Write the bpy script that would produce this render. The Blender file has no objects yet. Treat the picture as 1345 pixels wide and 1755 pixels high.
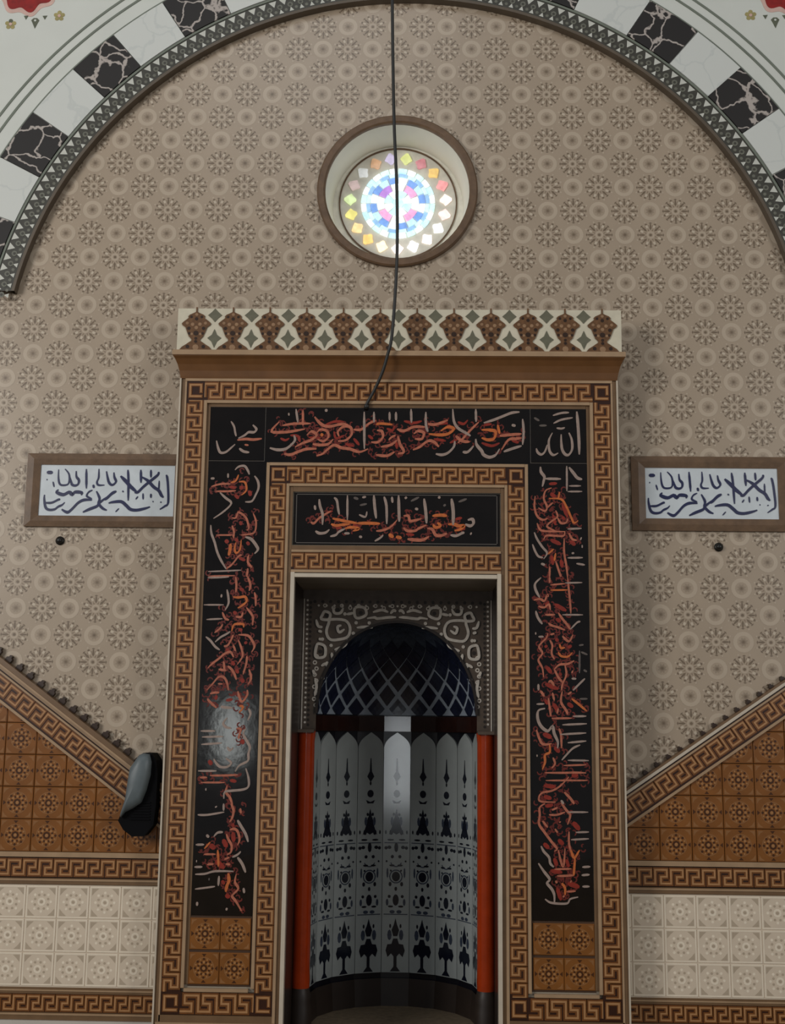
import bpy, bmesh, math, random
from mathutils import Vector, Matrix

random.seed(7)
SC = bpy.context.scene
COL = SC.collection
R = math.radians

# ------------------------------------------------------------------ camera
def make_camera():
    cd = bpy.data.cameras.new('camera')
    cd.sensor_fit = 'VERTICAL'
    cd.sensor_height = 36.0
    cd.lens = 2060.0 / 1755.0 * 36.0
    cd.clip_end = 100
    co = bpy.data.objects.new('camera', cd)
    COL.objects.link(co)
    p, r, y = R(10.0), R(-0.7), R(1.3)
    fwd = Vector((-math.sin(y) * math.cos(p), math.cos(y) * math.cos(p), math.sin(p)))
    rt = fwd.cross(Vector((0, 0, 1))).normalized()
    up = rt.cross(fwd)
    rr = math.cos(r) * rt - math.sin(r) * up
    uu = math.cos(r) * up + math.sin(r) * rt
    m = Matrix((rr, uu, -fwd)).transposed().to_4x4()
    m.translation = Vector((0.12, -6.4, 1.6))
    co.matrix_world = m
    SC.camera = co
make_camera()

# ------------------------------------------------------------------ world, lights, exposure
SC.view_settings.view_transform = 'Standard'
SC.view_settings.look = 'None'
SC.view_settings.gamma = 1.0
SC.view_settings.use_curve_mapping = False
SC.view_settings.exposure = 0.0

w = bpy.data.worlds.new('world')
SC.world = w
w.use_nodes = True
w.node_tree.nodes['Background'].inputs[0].default_value = (0.86, 0.93, 1.0, 1)
w.node_tree.nodes['Background'].inputs[1].default_value = 0.16

def area_light(name, loc, target, sx, sy, power, col):
    l = bpy.data.lights.new(name, 'AREA')
    l.shape = 'RECTANGLE'
    l.size, l.size_y, l.energy, l.color = sx, sy, power, col
    o = bpy.data.objects.new(name, l)
    COL.objects.link(o)
    o.location = loc
    o.rotation_euler = (Vector(target) - Vector(loc)).to_track_quat('-Z', 'Y').to_euler()
    return o

# dome windows high above the hall, a daylit doorway behind, a side window, plus two added cross lights
area_light('left_added_light', (-7.6, -8.0, 4.6), (0, 0, 2.3), 3.2, 3.4, 470, (1.0, 0.97, 0.93))  # added main light, set far left so glossy tiles don't mirror it
area_light('right_added_light', (7.6, -8.6, 4.6), (0, 0, 2.3), 3.0, 3.4, 250, (1.0, 0.97, 0.93))  # weaker light added on the right to even out the wall
area_light('dome_window_light', (-1.0, -5.0, 8.6), (0, 0, 3.6), 3.0, 2.4, 55, (0.96, 0.98, 1.0))
area_light('doorway_light', (-0.15, -12.5, 1.02), (-0.15, 0, 1.02), 0.62, 1.55, 20, (0.92, 0.97, 1.0))
area_light('side_window_light', (-2.72, -12.5, 1.45), (-2.72, 0, 1.45), 0.30, 0.85, 7.5, (0.95, 1.0, 0.97))

# ------------------------------------------------------------------ materials
def srgb(c):
    return tuple(((v / 255) / 12.92 if v / 255 <= 0.04045 else ((v / 255 + 0.055) / 1.055) ** 2.4) for v in c) + (1.0,)

MATS = {}
def M(name, col, rough=0.4, var=0.10, scale=9.0, spec=0.5, metal=0.0, bump=0.0, bscale=60.0):
    """plain procedural material: a base colour, slightly mottled by noise"""
    if name in MATS:
        return MATS[name]
    m = bpy.data.materials.new(name)
    m.use_nodes = True
    nt = m.node_tree
    b = nt.nodes['Principled BSDF']
    b.inputs['Roughness'].default_value = rough
    b.inputs['Specular IOR Level'].default_value = spec
    b.inputs['Metallic'].default_value = metal
    tc = nt.nodes.new('ShaderNodeTexCoord')
    no = nt.nodes.new('ShaderNodeTexNoise')
    no.inputs['Scale'].default_value = scale
    no.inputs['Detail'].default_value = 5
    nt.links.new(tc.outputs['Object'], no.inputs['Vector'])
    rp = nt.nodes.new('ShaderNodeValToRGB')
    c = srgb(col)
    rp.color_ramp.elements[0].position = 0.3
    rp.color_ramp.elements[1].position = 0.7
    rp.color_ramp.elements[0].color = tuple(v * (1 - var) for v in c[:3]) + (1,)
    rp.color_ramp.elements[1].color = tuple(min(1, v * (1 + var)) for v in c[:3]) + (1,)
    nt.links.new(no.outputs['Fac'], rp.inputs['Fac'])
    nt.links.new(rp.outputs['Color'], b.inputs['Base Color'])
    if bump:
        n2 = nt.nodes.new('ShaderNodeTexNoise')
        n2.inputs['Scale'].default_value = bscale
        nt.links.new(tc.outputs['Object'], n2.inputs['Vector'])
        bp = nt.nodes.new('ShaderNodeBump')
        bp.inputs['Strength'].default_value = bump
        bp.inputs['Distance'].default_value = 0.01
        nt.links.new(n2.outputs['Fac'], bp.inputs['Height'])
        nt.links.new(bp.outputs['Normal'], b.inputs['Normal'])
    MATS[name] = m
    return m

def marble(name, base, vein, scale, width, rough=0.3):
    """veined stone: distorted cell edges make the veins, each block gets its own offset"""
    if name in MATS:
        return MATS[name]
    m = bpy.data.materials.new(name)
    m.use_nodes = True
    nt = m.node_tree
    L = nt.links.new
    b = nt.nodes['Principled BSDF']
    b.inputs['Roughness'].default_value = rough
    tc = nt.nodes.new('ShaderNodeTexCoord')
    oi = nt.nodes.new('ShaderNodeObjectInfo')
    mul = nt.nodes.new('ShaderNodeVectorMath'); mul.operation = 'SCALE'
    cmb = nt.nodes.new('ShaderNodeCombineXYZ')
    for k in range(3):
        L(oi.outputs['Random'], cmb.inputs[k])
    L(cmb.outputs[0], mul.inputs[0]); mul.inputs['Scale'].default_value = 37.0
    add = nt.nodes.new('ShaderNodeVectorMath'); add.operation = 'ADD'
    L(tc.outputs['Object'], add.inputs[0]); L(mul.outputs[0], add.inputs[1])
    no = nt.nodes.new('ShaderNodeTexNoise'); no.inputs['Scale'].default_value = 7.0; no.inputs['Detail'].default_value = 4
    L(add.outputs[0], no.inputs['Vector'])
    sc = nt.nodes.new('ShaderNodeVectorMath'); sc.operation = 'SCALE'; sc.inputs['Scale'].default_value = 0.16
    L(no.outputs['Color'], sc.inputs[0])
    ad2 = nt.nodes.new('ShaderNodeVectorMath'); ad2.operation = 'ADD'
    L(add.outputs[0], ad2.inputs[0]); L(sc.outputs[0], ad2.inputs[1])
    vo = nt.nodes.new('ShaderNodeTexVoronoi'); vo.feature = 'DISTANCE_TO_EDGE'; vo.inputs['Scale'].default_value = scale
    L(ad2.outputs[0], vo.inputs['Vector'])
    rp = nt.nodes.new('ShaderNodeValToRGB')
    rp.color_ramp.elements[0].position = width * 0.4
    rp.color_ramp.elements[0].color = srgb(vein)
    rp.color_ramp.elements[1].position = width
    rp.color_ramp.elements[1].color = srgb(base)
    L(vo.outputs['Distance'], rp.inputs['Fac'])
    L(rp.outputs['Color'], b.inputs['Base Color'])
    MATS[name] = m
    return m

def glass_pane(col, strength):
    """stained glass pane lit by the daylight behind it"""
    n = 'stained_glass_%d_%d_%d_%d' % (*col, int(strength * 100))
    if n in MATS:
        return MATS[n]
    m = bpy.data.materials.new(n)
    m.use_nodes = True
    nt = m.node_tree
    b = nt.nodes['Principled BSDF']
    b.inputs['Base Color'].default_value = srgb(col)
    b.inputs['Roughness'].default_value = 0.15
    tc = nt.nodes.new('ShaderNodeTexCoord')
    no = nt.nodes.new('ShaderNodeTexNoise'); no.inputs['Scale'].default_value = 38; no.inputs['Detail'].default_value = 3
    nt.links.new(tc.outputs['Object'], no.inputs['Vector'])
    rp = nt.nodes.new('ShaderNodeValToRGB')
    rp.color_ramp.elements[0].position = 0.3; rp.color_ramp.elements[1].position = 0.65
    c = srgb(col)
    rp.color_ramp.elements[0].color = tuple(v * 0.62 for v in c[:3]) + (1,)
    rp.color_ramp.elements[1].color = c
    nt.links.new(no.outputs['Fac'], rp.inputs['Fac'])
    nt.links.new(rp.outputs['Color'], b.inputs['Emission Color'])
    b.inputs['Emission Strength'].default_value = strength
    MATS[n] = m
    return m

WALL = M('beige_glazed_tile', (167, 150, 130), 0.32, 0.05, 3.0)
WALL_L = M('beige_tile_light_print', (182, 166, 146), 0.32, 0.04)
WALL_D = M('beige_tile_dark_print', (118, 102, 84), 0.32, 0.10, 30)
WALL_LL = M('beige_tile_bright_print', (194, 180, 160), 0.32, 0.04)
WALL_S = M('beige_tile_soft_print', (152, 136, 117), 0.32, 0.05, 30)
WALL_M = M('beige_tile_mid_print', (136, 119, 100), 0.32, 0.06, 30)
PLASTER = M('white_plaster', (206, 208, 200), 0.6, 0.03, 4)
REVEAL = M('reveal_plaster', (228, 225, 210), 0.6, 0.04, 6)
ARCH_LINE = M('grey_green_paint', (112, 118, 106), 0.6, 0.08)
BEAD_D = M('bead_dark', (62, 60, 52), 0.5, 0.2, 40)
BEAD_L = M('bead_light', (196, 196, 186), 0.5, 0.06, 40)
BEAD_G = M('bead_grey', (104, 104, 92), 0.5, 0.15, 40)
ARCH_EDGE = M('arch_edge_brown', (92, 80, 66), 0.5, 0.1)
BLACK_M = marble('black_marble', (32, 28, 26), (176, 166, 158), 7.0, 0.046, 0.6)
WHITE_M = marble('white_marble', (206, 208, 202), (197, 200, 195), 4.0, 0.03, 0.5)
BROWN = M('brown_glazed_tile', (128, 79, 32), 0.28, 0.14, 12)
BROWN_L = M('brown_tile_light_print', (160, 114, 70), 0.28, 0.10, 40)
BROWN_D = M('brown_tile_dark_print', (70, 38, 14), 0.28, 0.15, 40)
BROWN_M = M('brown_tile_mid_print', (142, 98, 58), 0.28, 0.10, 40)
GROUT_D = M('dark_grout', (66, 42, 22), 0.7, 0.1)
GROUT_L = M('light_grout', (214, 200, 180), 0.7, 0.06)
CREAM = M('cream_glazed_tile', (212, 196, 175), 0.30, 0.05, 8)
CREAM_D = M('cream_tile_dark_print', (180, 164, 143), 0.30, 0.06, 40)
CREAM_L = M('cream_tile_light_print', (234, 221, 200), 0.30, 0.04, 40)
KEY_D = M('key_dark_brown', (50, 22, 7), 0.32, 0.15, 30)
KEY_M = M('key_mid_brown', (110, 66, 28), 0.32, 0.12, 30)
KEY_L = M('key_tan', (168, 124, 82), 0.32, 0.08, 30)
TRIM = M('tan_trim', (164, 136, 106), 0.32, 0.08, 14)
TRIM_D = M('brown_trim', (112, 86, 60), 0.35, 0.10, 14)
TRIM_W = M('pale_trim', (196, 184, 166), 0.30, 0.06, 14)
WOOD = M('brown_wood', (104, 80, 58), 0.5, 0.18, 22, bump=0.1)
CORNICE = M('cornice_brown', (108, 72, 40), 0.35, 0.12, 10)
BLACKT = M('black_glazed_tile', (18, 13, 11), 0.09, 0.2, 14, bump=0.02, bscale=25)
JOINT = M('tile_joint_grey', (84, 78, 72), 0.6, 0.1)
LET_G = M('lettering_grey', (152, 132, 121), 0.35, 0.12, 60)
LET_D = M('lettering_dim_grey', (92, 82, 76), 0.4, 0.12, 60)
LET_C = M('lettering_copper', (172, 100, 76), 0.35, 0.18, 60)
LET_O = M('lettering_orange', (188, 100, 48), 0.35, 0.15, 60)
LET_S = M('scroll_dark_red', (96, 25, 13), 0.4, 0.3, 60)
LET_R = M('lettering_red', (132, 34, 16), 0.4, 0.2, 60)
LET_B = M('lettering_blue', (20, 28, 72), 0.35, 0.2, 60)
SIGN_W = M('sign_white', (205, 212, 216), 0.25, 0.05, 20)
PIER = M('pier_tile', (150, 140, 124), 0.4, 0.1, 8)
CREAM_C = M('crest_cream', (206, 198, 176), 0.32, 0.06, 20)
CREST_G = M('crest_grey_green', (104, 102, 84), 0.35, 0.12, 30)
PALM = M('palmette_brown', (104, 72, 44), 0.35, 0.22, 50)
PALM_D = M('palmette_dark', (48, 30, 18), 0.35, 0.2, 50)
PALM_L = M('palmette_light', (150, 118, 88), 0.35, 0.15, 50)
SPAND = M('spandrel_brown', (88, 74, 62), 0.45, 0.2, 24)
SPAND_L = M('spandrel_light', (212, 203, 191), 0.4, 0.14, 40)
SPAND_D = M('spandrel_dark', (44, 34, 28), 0.5, 0.2, 40)
DOME_B = M('dome_line_grey', (156, 166, 178), 0.25, 0.15, 20)
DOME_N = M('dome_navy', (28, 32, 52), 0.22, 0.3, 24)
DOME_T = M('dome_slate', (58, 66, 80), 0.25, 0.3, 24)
BAND_R = M('niche_band_brown', (46, 26, 22), 0.10, 0.2, 12)
NAVY = M('niche_navy', (22, 22, 30), 0.3, 0.2, 12)
PANEL = M('niche_panel_grey', (162, 168, 167), 0.10, 0.06, 8)
PRINT = M('niche_print_navy', (18, 22, 36), 0.12, 0.2, 30)
PRINT2 = M('niche_print_slate', (58, 66, 82), 0.12, 0.2, 30)
RED = M('column_red', (166, 56, 18), 0.16, 0.12, 16)
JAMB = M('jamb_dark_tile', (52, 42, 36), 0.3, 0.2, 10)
COLBASE = M('column_base_dark', (44, 34, 28), 0.5, 0.15)
FLOOR = M('dark_carpet', (118, 102, 80), 0.95, 0.2, 30, bump=0.3, bscale=300)
PLINTH = M('grey_marble_plinth', (190, 184, 174), 0.35, 0.06, 6)
CABLE = M('black_cable', (34, 34, 32), 0.5, 0.1)
SPK_G = M('speaker_grey_blue', (92, 101, 104), 0.45, 0.08, 20)
SPK_B = M('speaker_black', (8, 8, 11), 0.85, 0.2, spec=0.15)
KNOB = M('black_knob', (16, 15, 14), 0.4, 0.2)
LEAD = M('window_plaster_lattice', (232, 228, 214), 0.5, 0.1, 20)
PAINT_R = M('painted_red', (140, 22, 18), 0.6, 0.25, 30)
PAINT_P = M('painted_pink', (206, 172, 160), 0.6, 0.08, 30)
PAINT_Y = M('painted_ochre', (160, 148, 96), 0.6, 0.15, 30)
PAINT_G = M('painted_green', (92, 96, 78), 0.6, 0.15, 30)

# ------------------------------------------------------------------ mesh builder
def area2(p):
    return sum(p[i][0] * p[(i + 1) % len(p)][1] - p[(i + 1) % len(p)][0] * p[i][1] for i in range(len(p)))

def clip_poly(p, h):
    """keep the side nx*x+nz*z <= d"""
    nx, nz, d = h
    out = []
    for i in range(len(p)):
        a, b = p[i], p[(i + 1) % len(p)]
        da, db = nx * a[0] + nz * a[1] - d, nx * b[0] + nz * b[1] - d
        if da <= 0:
            out.append(a)
        if (da < 0 < db) or (db < 0 < da):
            t = da / (da - db)
            out.append((a[0] + t * (b[0] - a[0]), a[1] + t * (b[1] - a[1])))
    return out

class MB:
    """collects faces; flat pieces are given in the wall plane (x, z) and pushed towards the room (-y)"""
    def __init__(s):
        s.v, s.f, s.m, s.mats, s.clip, s.sm = [], [], [], [], [], []
    def mi(s, mat):
        if mat not in s.mats:
            s.mats.append(mat)
        return s.mats.index(mat)
    def face(s, pts, mat, smooth=False):
        n = len(s.v)
        s.v += [tuple(p) for p in pts]
        s.f.append(tuple(range(n, n + len(pts))))
        s.m.append(s.mi(mat)); s.sm.append(smooth)
    def poly(s, p, y, mat, yb=None, front=True):
        p = list(p)
        for h in s.clip:
            p = clip_poly(p, h)
            if len(p) < 3:
                return
        if area2(p) < 0:
            p = p[::-1]
        if abs(area2(p)) < 1e-8:
            return
        if front:
            s.face([(a, y, b) for a, b in p], mat)
        if yb is not None:
            for i in range(len(p)):
                a, b = p[i], p[(i + 1) % len(p)]
                s.face([(a[0], yb, a[1]), (b[0], yb, b[1]), (b[0], y, b[1]), (a[0], y, a[1])], mat)
    def box(s, x0, x1, z0, z1, y, mat, yb=None, back=False):
        s.poly([(x0, z0), (x1, z0), (x1, z1), (x0, z1)], y, mat, yb)
        if back:
            s.face([(x0, yb, z0), (x0, yb, z1), (x1, yb, z1), (x1, yb, z0)], mat)
    def slab(s, p, y, mat, yb, b=0.003):
        """polygon with a bevelled rim (convex pieces)"""
        p = list(p)
        for h in s.clip:
            p = clip_poly(p, h)
            if len(p) < 3:
                return
        if area2(p) < 0:
            p = p[::-1]
        cx = sum(a for a, _ in p) / len(p); cz = sum(c for _, c in p) / len(p)
        q = []
        for a, c in p:
            d = math.hypot(a - cx, c - cz) or 1
            k = max(0.0, 1 - b * 1.4 / d)
            q.append((cx + (a - cx) * k, cz + (c - cz) * k))
        s.face([(a, y, c) for a, c in q], mat)
        n = len(p)
        for i in range(n):
            j = (i + 1) % n
            s.face([(p[i][0], y + b, p[i][1]), (p[j][0], y + b, p[j][1]), (q[j][0], y, q[j][1]), (q[i][0], y, q[i][1])], mat)
            s.face([(p[i][0], yb, p[i][1]), (p[j][0], yb, p[j][1]), (p[j][0], y + b, p[j][1]), (p[i][0], y + b, p[i][1])], mat)
    def disc(s, cx, cz, r, y, mat, n=12, rz=None, rot=0.0, yb=None):
        rz = rz or r
        s.poly([(cx + r * math.cos(rot + 2 * math.pi * i / n), cz + rz * math.sin(rot + 2 * math.pi * i / n)) for i in range(n)], y, mat, yb)
    def star(s, cx, cz, r, r2, n, y, mat, rot=0.0, yb=None):
        s.poly([(cx + (r if i % 2 == 0 else r2) * math.cos(rot + math.pi * i / n), cz + (r if i % 2 == 0 else r2) * math.sin(rot + math.pi * i / n)) for i in range(2 * n)], y, mat, yb)
    def ring(s, cx, cz, r0, r1, a0, a1, n, y, mat, yb=None, ends=True):
        """flat arc band, angles in degrees"""
        full = abs(a1 - a0) >= 359.9
        pt = lambda r, a: (cx + r * math.cos(R(a)), cz + r * math.sin(R(a)))
        for i in range(n):
            b0 = a0 + (a1 - a0) * i / n; b1 = a0 + (a1 - a0) * (i + 1) / n
            q = [pt(r0, b0), pt(r1, b0), pt(r1, b1), pt(r0, b1)]
            s.poly(q, y, mat)
            if yb is not None:
                for (u, v) in ((q[1], q[2]), (q[3], q[0])):
                    s.face([(u[0], yb, u[1]), (v[0], yb, v[1]), (v[0], y, v[1]), (u[0], y, u[1])], mat)
        if yb is not None and ends and not full:
            for a in (a0, a1):
                u, v = pt(r0, a), pt(r1, a)
                s.face([(u[0], yb, u[1]), (v[0], yb, v[1]), (v[0], y, v[1]), (u[0], y, u[1])], mat)
    def ribbon(s, pts, wd, y, mat, yb=None, nib=R(55), taper=True, closed=False, sub=4):
        """pen stroke: smooth path, width changes with direction like a reed pen"""
        P = []
        n = len(pts)
        if n == 2:
            P = [(pts[0][0] + (pts[1][0] - pts[0][0]) * k / 4, pts[0][1] + (pts[1][1] - pts[0][1]) * k / 4) for k in range(5)]
        else:
            rng = range(n if closed else n - 1)
            for i in rng:
                p0 = pts[(i - 1) % n] if (closed or i > 0) else pts[0]
                p1 = pts[i]; p2 = pts[(i + 1) % n]
                p3 = pts[(i + 2) % n] if (closed or i + 2 < n) else pts[-1]
                for k in range(sub):
                    t = k / sub
                    P.append(tuple(0.5 * (2 * p1[j] + (p2[j] - p0[j]) * t + (2 * p0[j] - 5 * p1[j] + 4 * p2[j] - p3[j]) * t * t + (3 * p1[j] - p0[j] - 3 * p2[j] + p3[j]) * t ** 3) for j in (0, 1)))
            P.append(P[0] if closed else pts[-1])
        N = len(P)
        L, Rr = [], []
        for i in range(N):
            a = P[max(0, i - 1)]; b = P[min(N - 1, i + 1)]
            dx, dz = b[0] - a[0], b[1] - a[1]
            l = math.hypot(dx, dz) or 1e-9
            dx, dz = dx / l, dz / l
            k = 0.62 + 0.38 * abs(math.sin(math.atan2(dz, dx) - nib)) if nib is not None else 1.0
            if taper and not closed:
                t = i / (N - 1)
                k *= min(1.0, 0.45 + 2.6 * min(t, 1 - t))
            h = wd * k / 2
            L.append((P[i][0] - dz * h, P[i][1] + dx * h)); Rr.append((P[i][0] + dz * h, P[i][1] - dx * h))
        for i in range(N - 1):
            s.poly([Rr[i], Rr[i + 1], L[i + 1], L[i]], y, mat)
            if yb is not None:
                for u, v in ((Rr[i], Rr[i + 1]), (L[i + 1], L[i])):
                    s.face([(u[0], yb, u[1]), (v[0], yb, v[1]), (v[0], y, v[1]), (u[0], y, u[1])], mat)
    def tube(s, pts, r, mat, n=8, cap=True):
        P = [Vector(p) for p in pts]
        rings = []
        for i, p in enumerate(P):
            t = (P[min(i + 1, len(P) - 1)] - P[max(i - 1, 0)]).normalized()
            a = t.cross(Vector((0, 1, 0)))
            if a.length < 1e-3:
                a = t.cross(Vector((1, 0, 0)))
            a.normalize(); b = t.cross(a)
            rr = r[i] if isinstance(r, (list, tuple)) else r
            rings.append([p + a * rr * math.cos(2 * math.pi * k / n) + b * rr * math.sin(2 * math.pi * k / n) for k in range(n)])
        for i in range(len(P) - 1):
            for k in range(n):
                j = (k + 1) % n
                s.face([rings[i][k], rings[i + 1][k], rings[i + 1][j], rings[i][j]], mat, True)
        if cap:
            s.face(rings[0], mat); s.face(rings[-1][::-1], mat)
    def lathe(s, prof, cx, cy, mat, n=28, a0=0, a1=360):
        """(r, z) profile turned about the vertical axis"""
        for i in range(n):
            b0, b1 = R(a0 + (a1 - a0) * i / n), R(a0 + (a1 - a0) * (i + 1) / n)
            for (r0, z0), (r1, z1) in zip(prof, prof[1:]):
                s.face([(cx + r0 * math.cos(b0), cy + r0 * math.sin(b0), z0), (cx + r0 * math.cos(b1), cy + r0 * math.sin(b1), z0),
                        (cx + r1 * math.cos(b1), cy + r1 * math.sin(b1), z1), (cx + r1 * math.cos(b0), cy + r1 * math.sin(b0), z1)], mat, True)
    def mesh(s, name):
        me = bpy.data.meshes.new(name)
        me.from_pydata(s.v, [], s.f)
        for m in s.mats:
            me.materials.append(m)
        me.polygons.foreach_set('material_index', s.m)
        me.polygons.foreach_set('use_smooth', s.sm)
        me.update()
        if any(s.sm):
            bm = bmesh.new(); bm.from_mesh(me)
            bmesh.ops.remove_doubles(bm, verts=bm.verts, dist=1e-5)
            bm.to_mesh(me); bm.free()
        return me
    def build(s, name, parent=None):
        return place(name, s.mesh(name), parent)

def place(name, me, parent=None, loc=None, rz=0.0):
    o = bpy.data.objects.new(name, me)
    COL.objects.link(o)
    if loc is not None:
        o.location = loc
        o.rotation_euler = (0, 0, rz)
    if parent is not None:
        o.parent = parent
        if parent.get('_at') is not None:
            o.matrix_parent_inverse = Matrix.Translation(-Vector(parent['_at']))
    return o

def thing(name, label, cat, loc=(0, 0, 0), group=None):
    o = bpy.data.objects.new(name, None)
    COL.objects.link(o)
    o.empty_display_size = 0.1
    o.location = loc
    o['_at'] = list(map(float, loc))
    o['label'] = label; o['category'] = cat
    if group:
        o['group'] = group
    return o

def struct(o, label=None):
    o['kind'] = 'structure'
    if label:
        o['label'] = label
    return o

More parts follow.
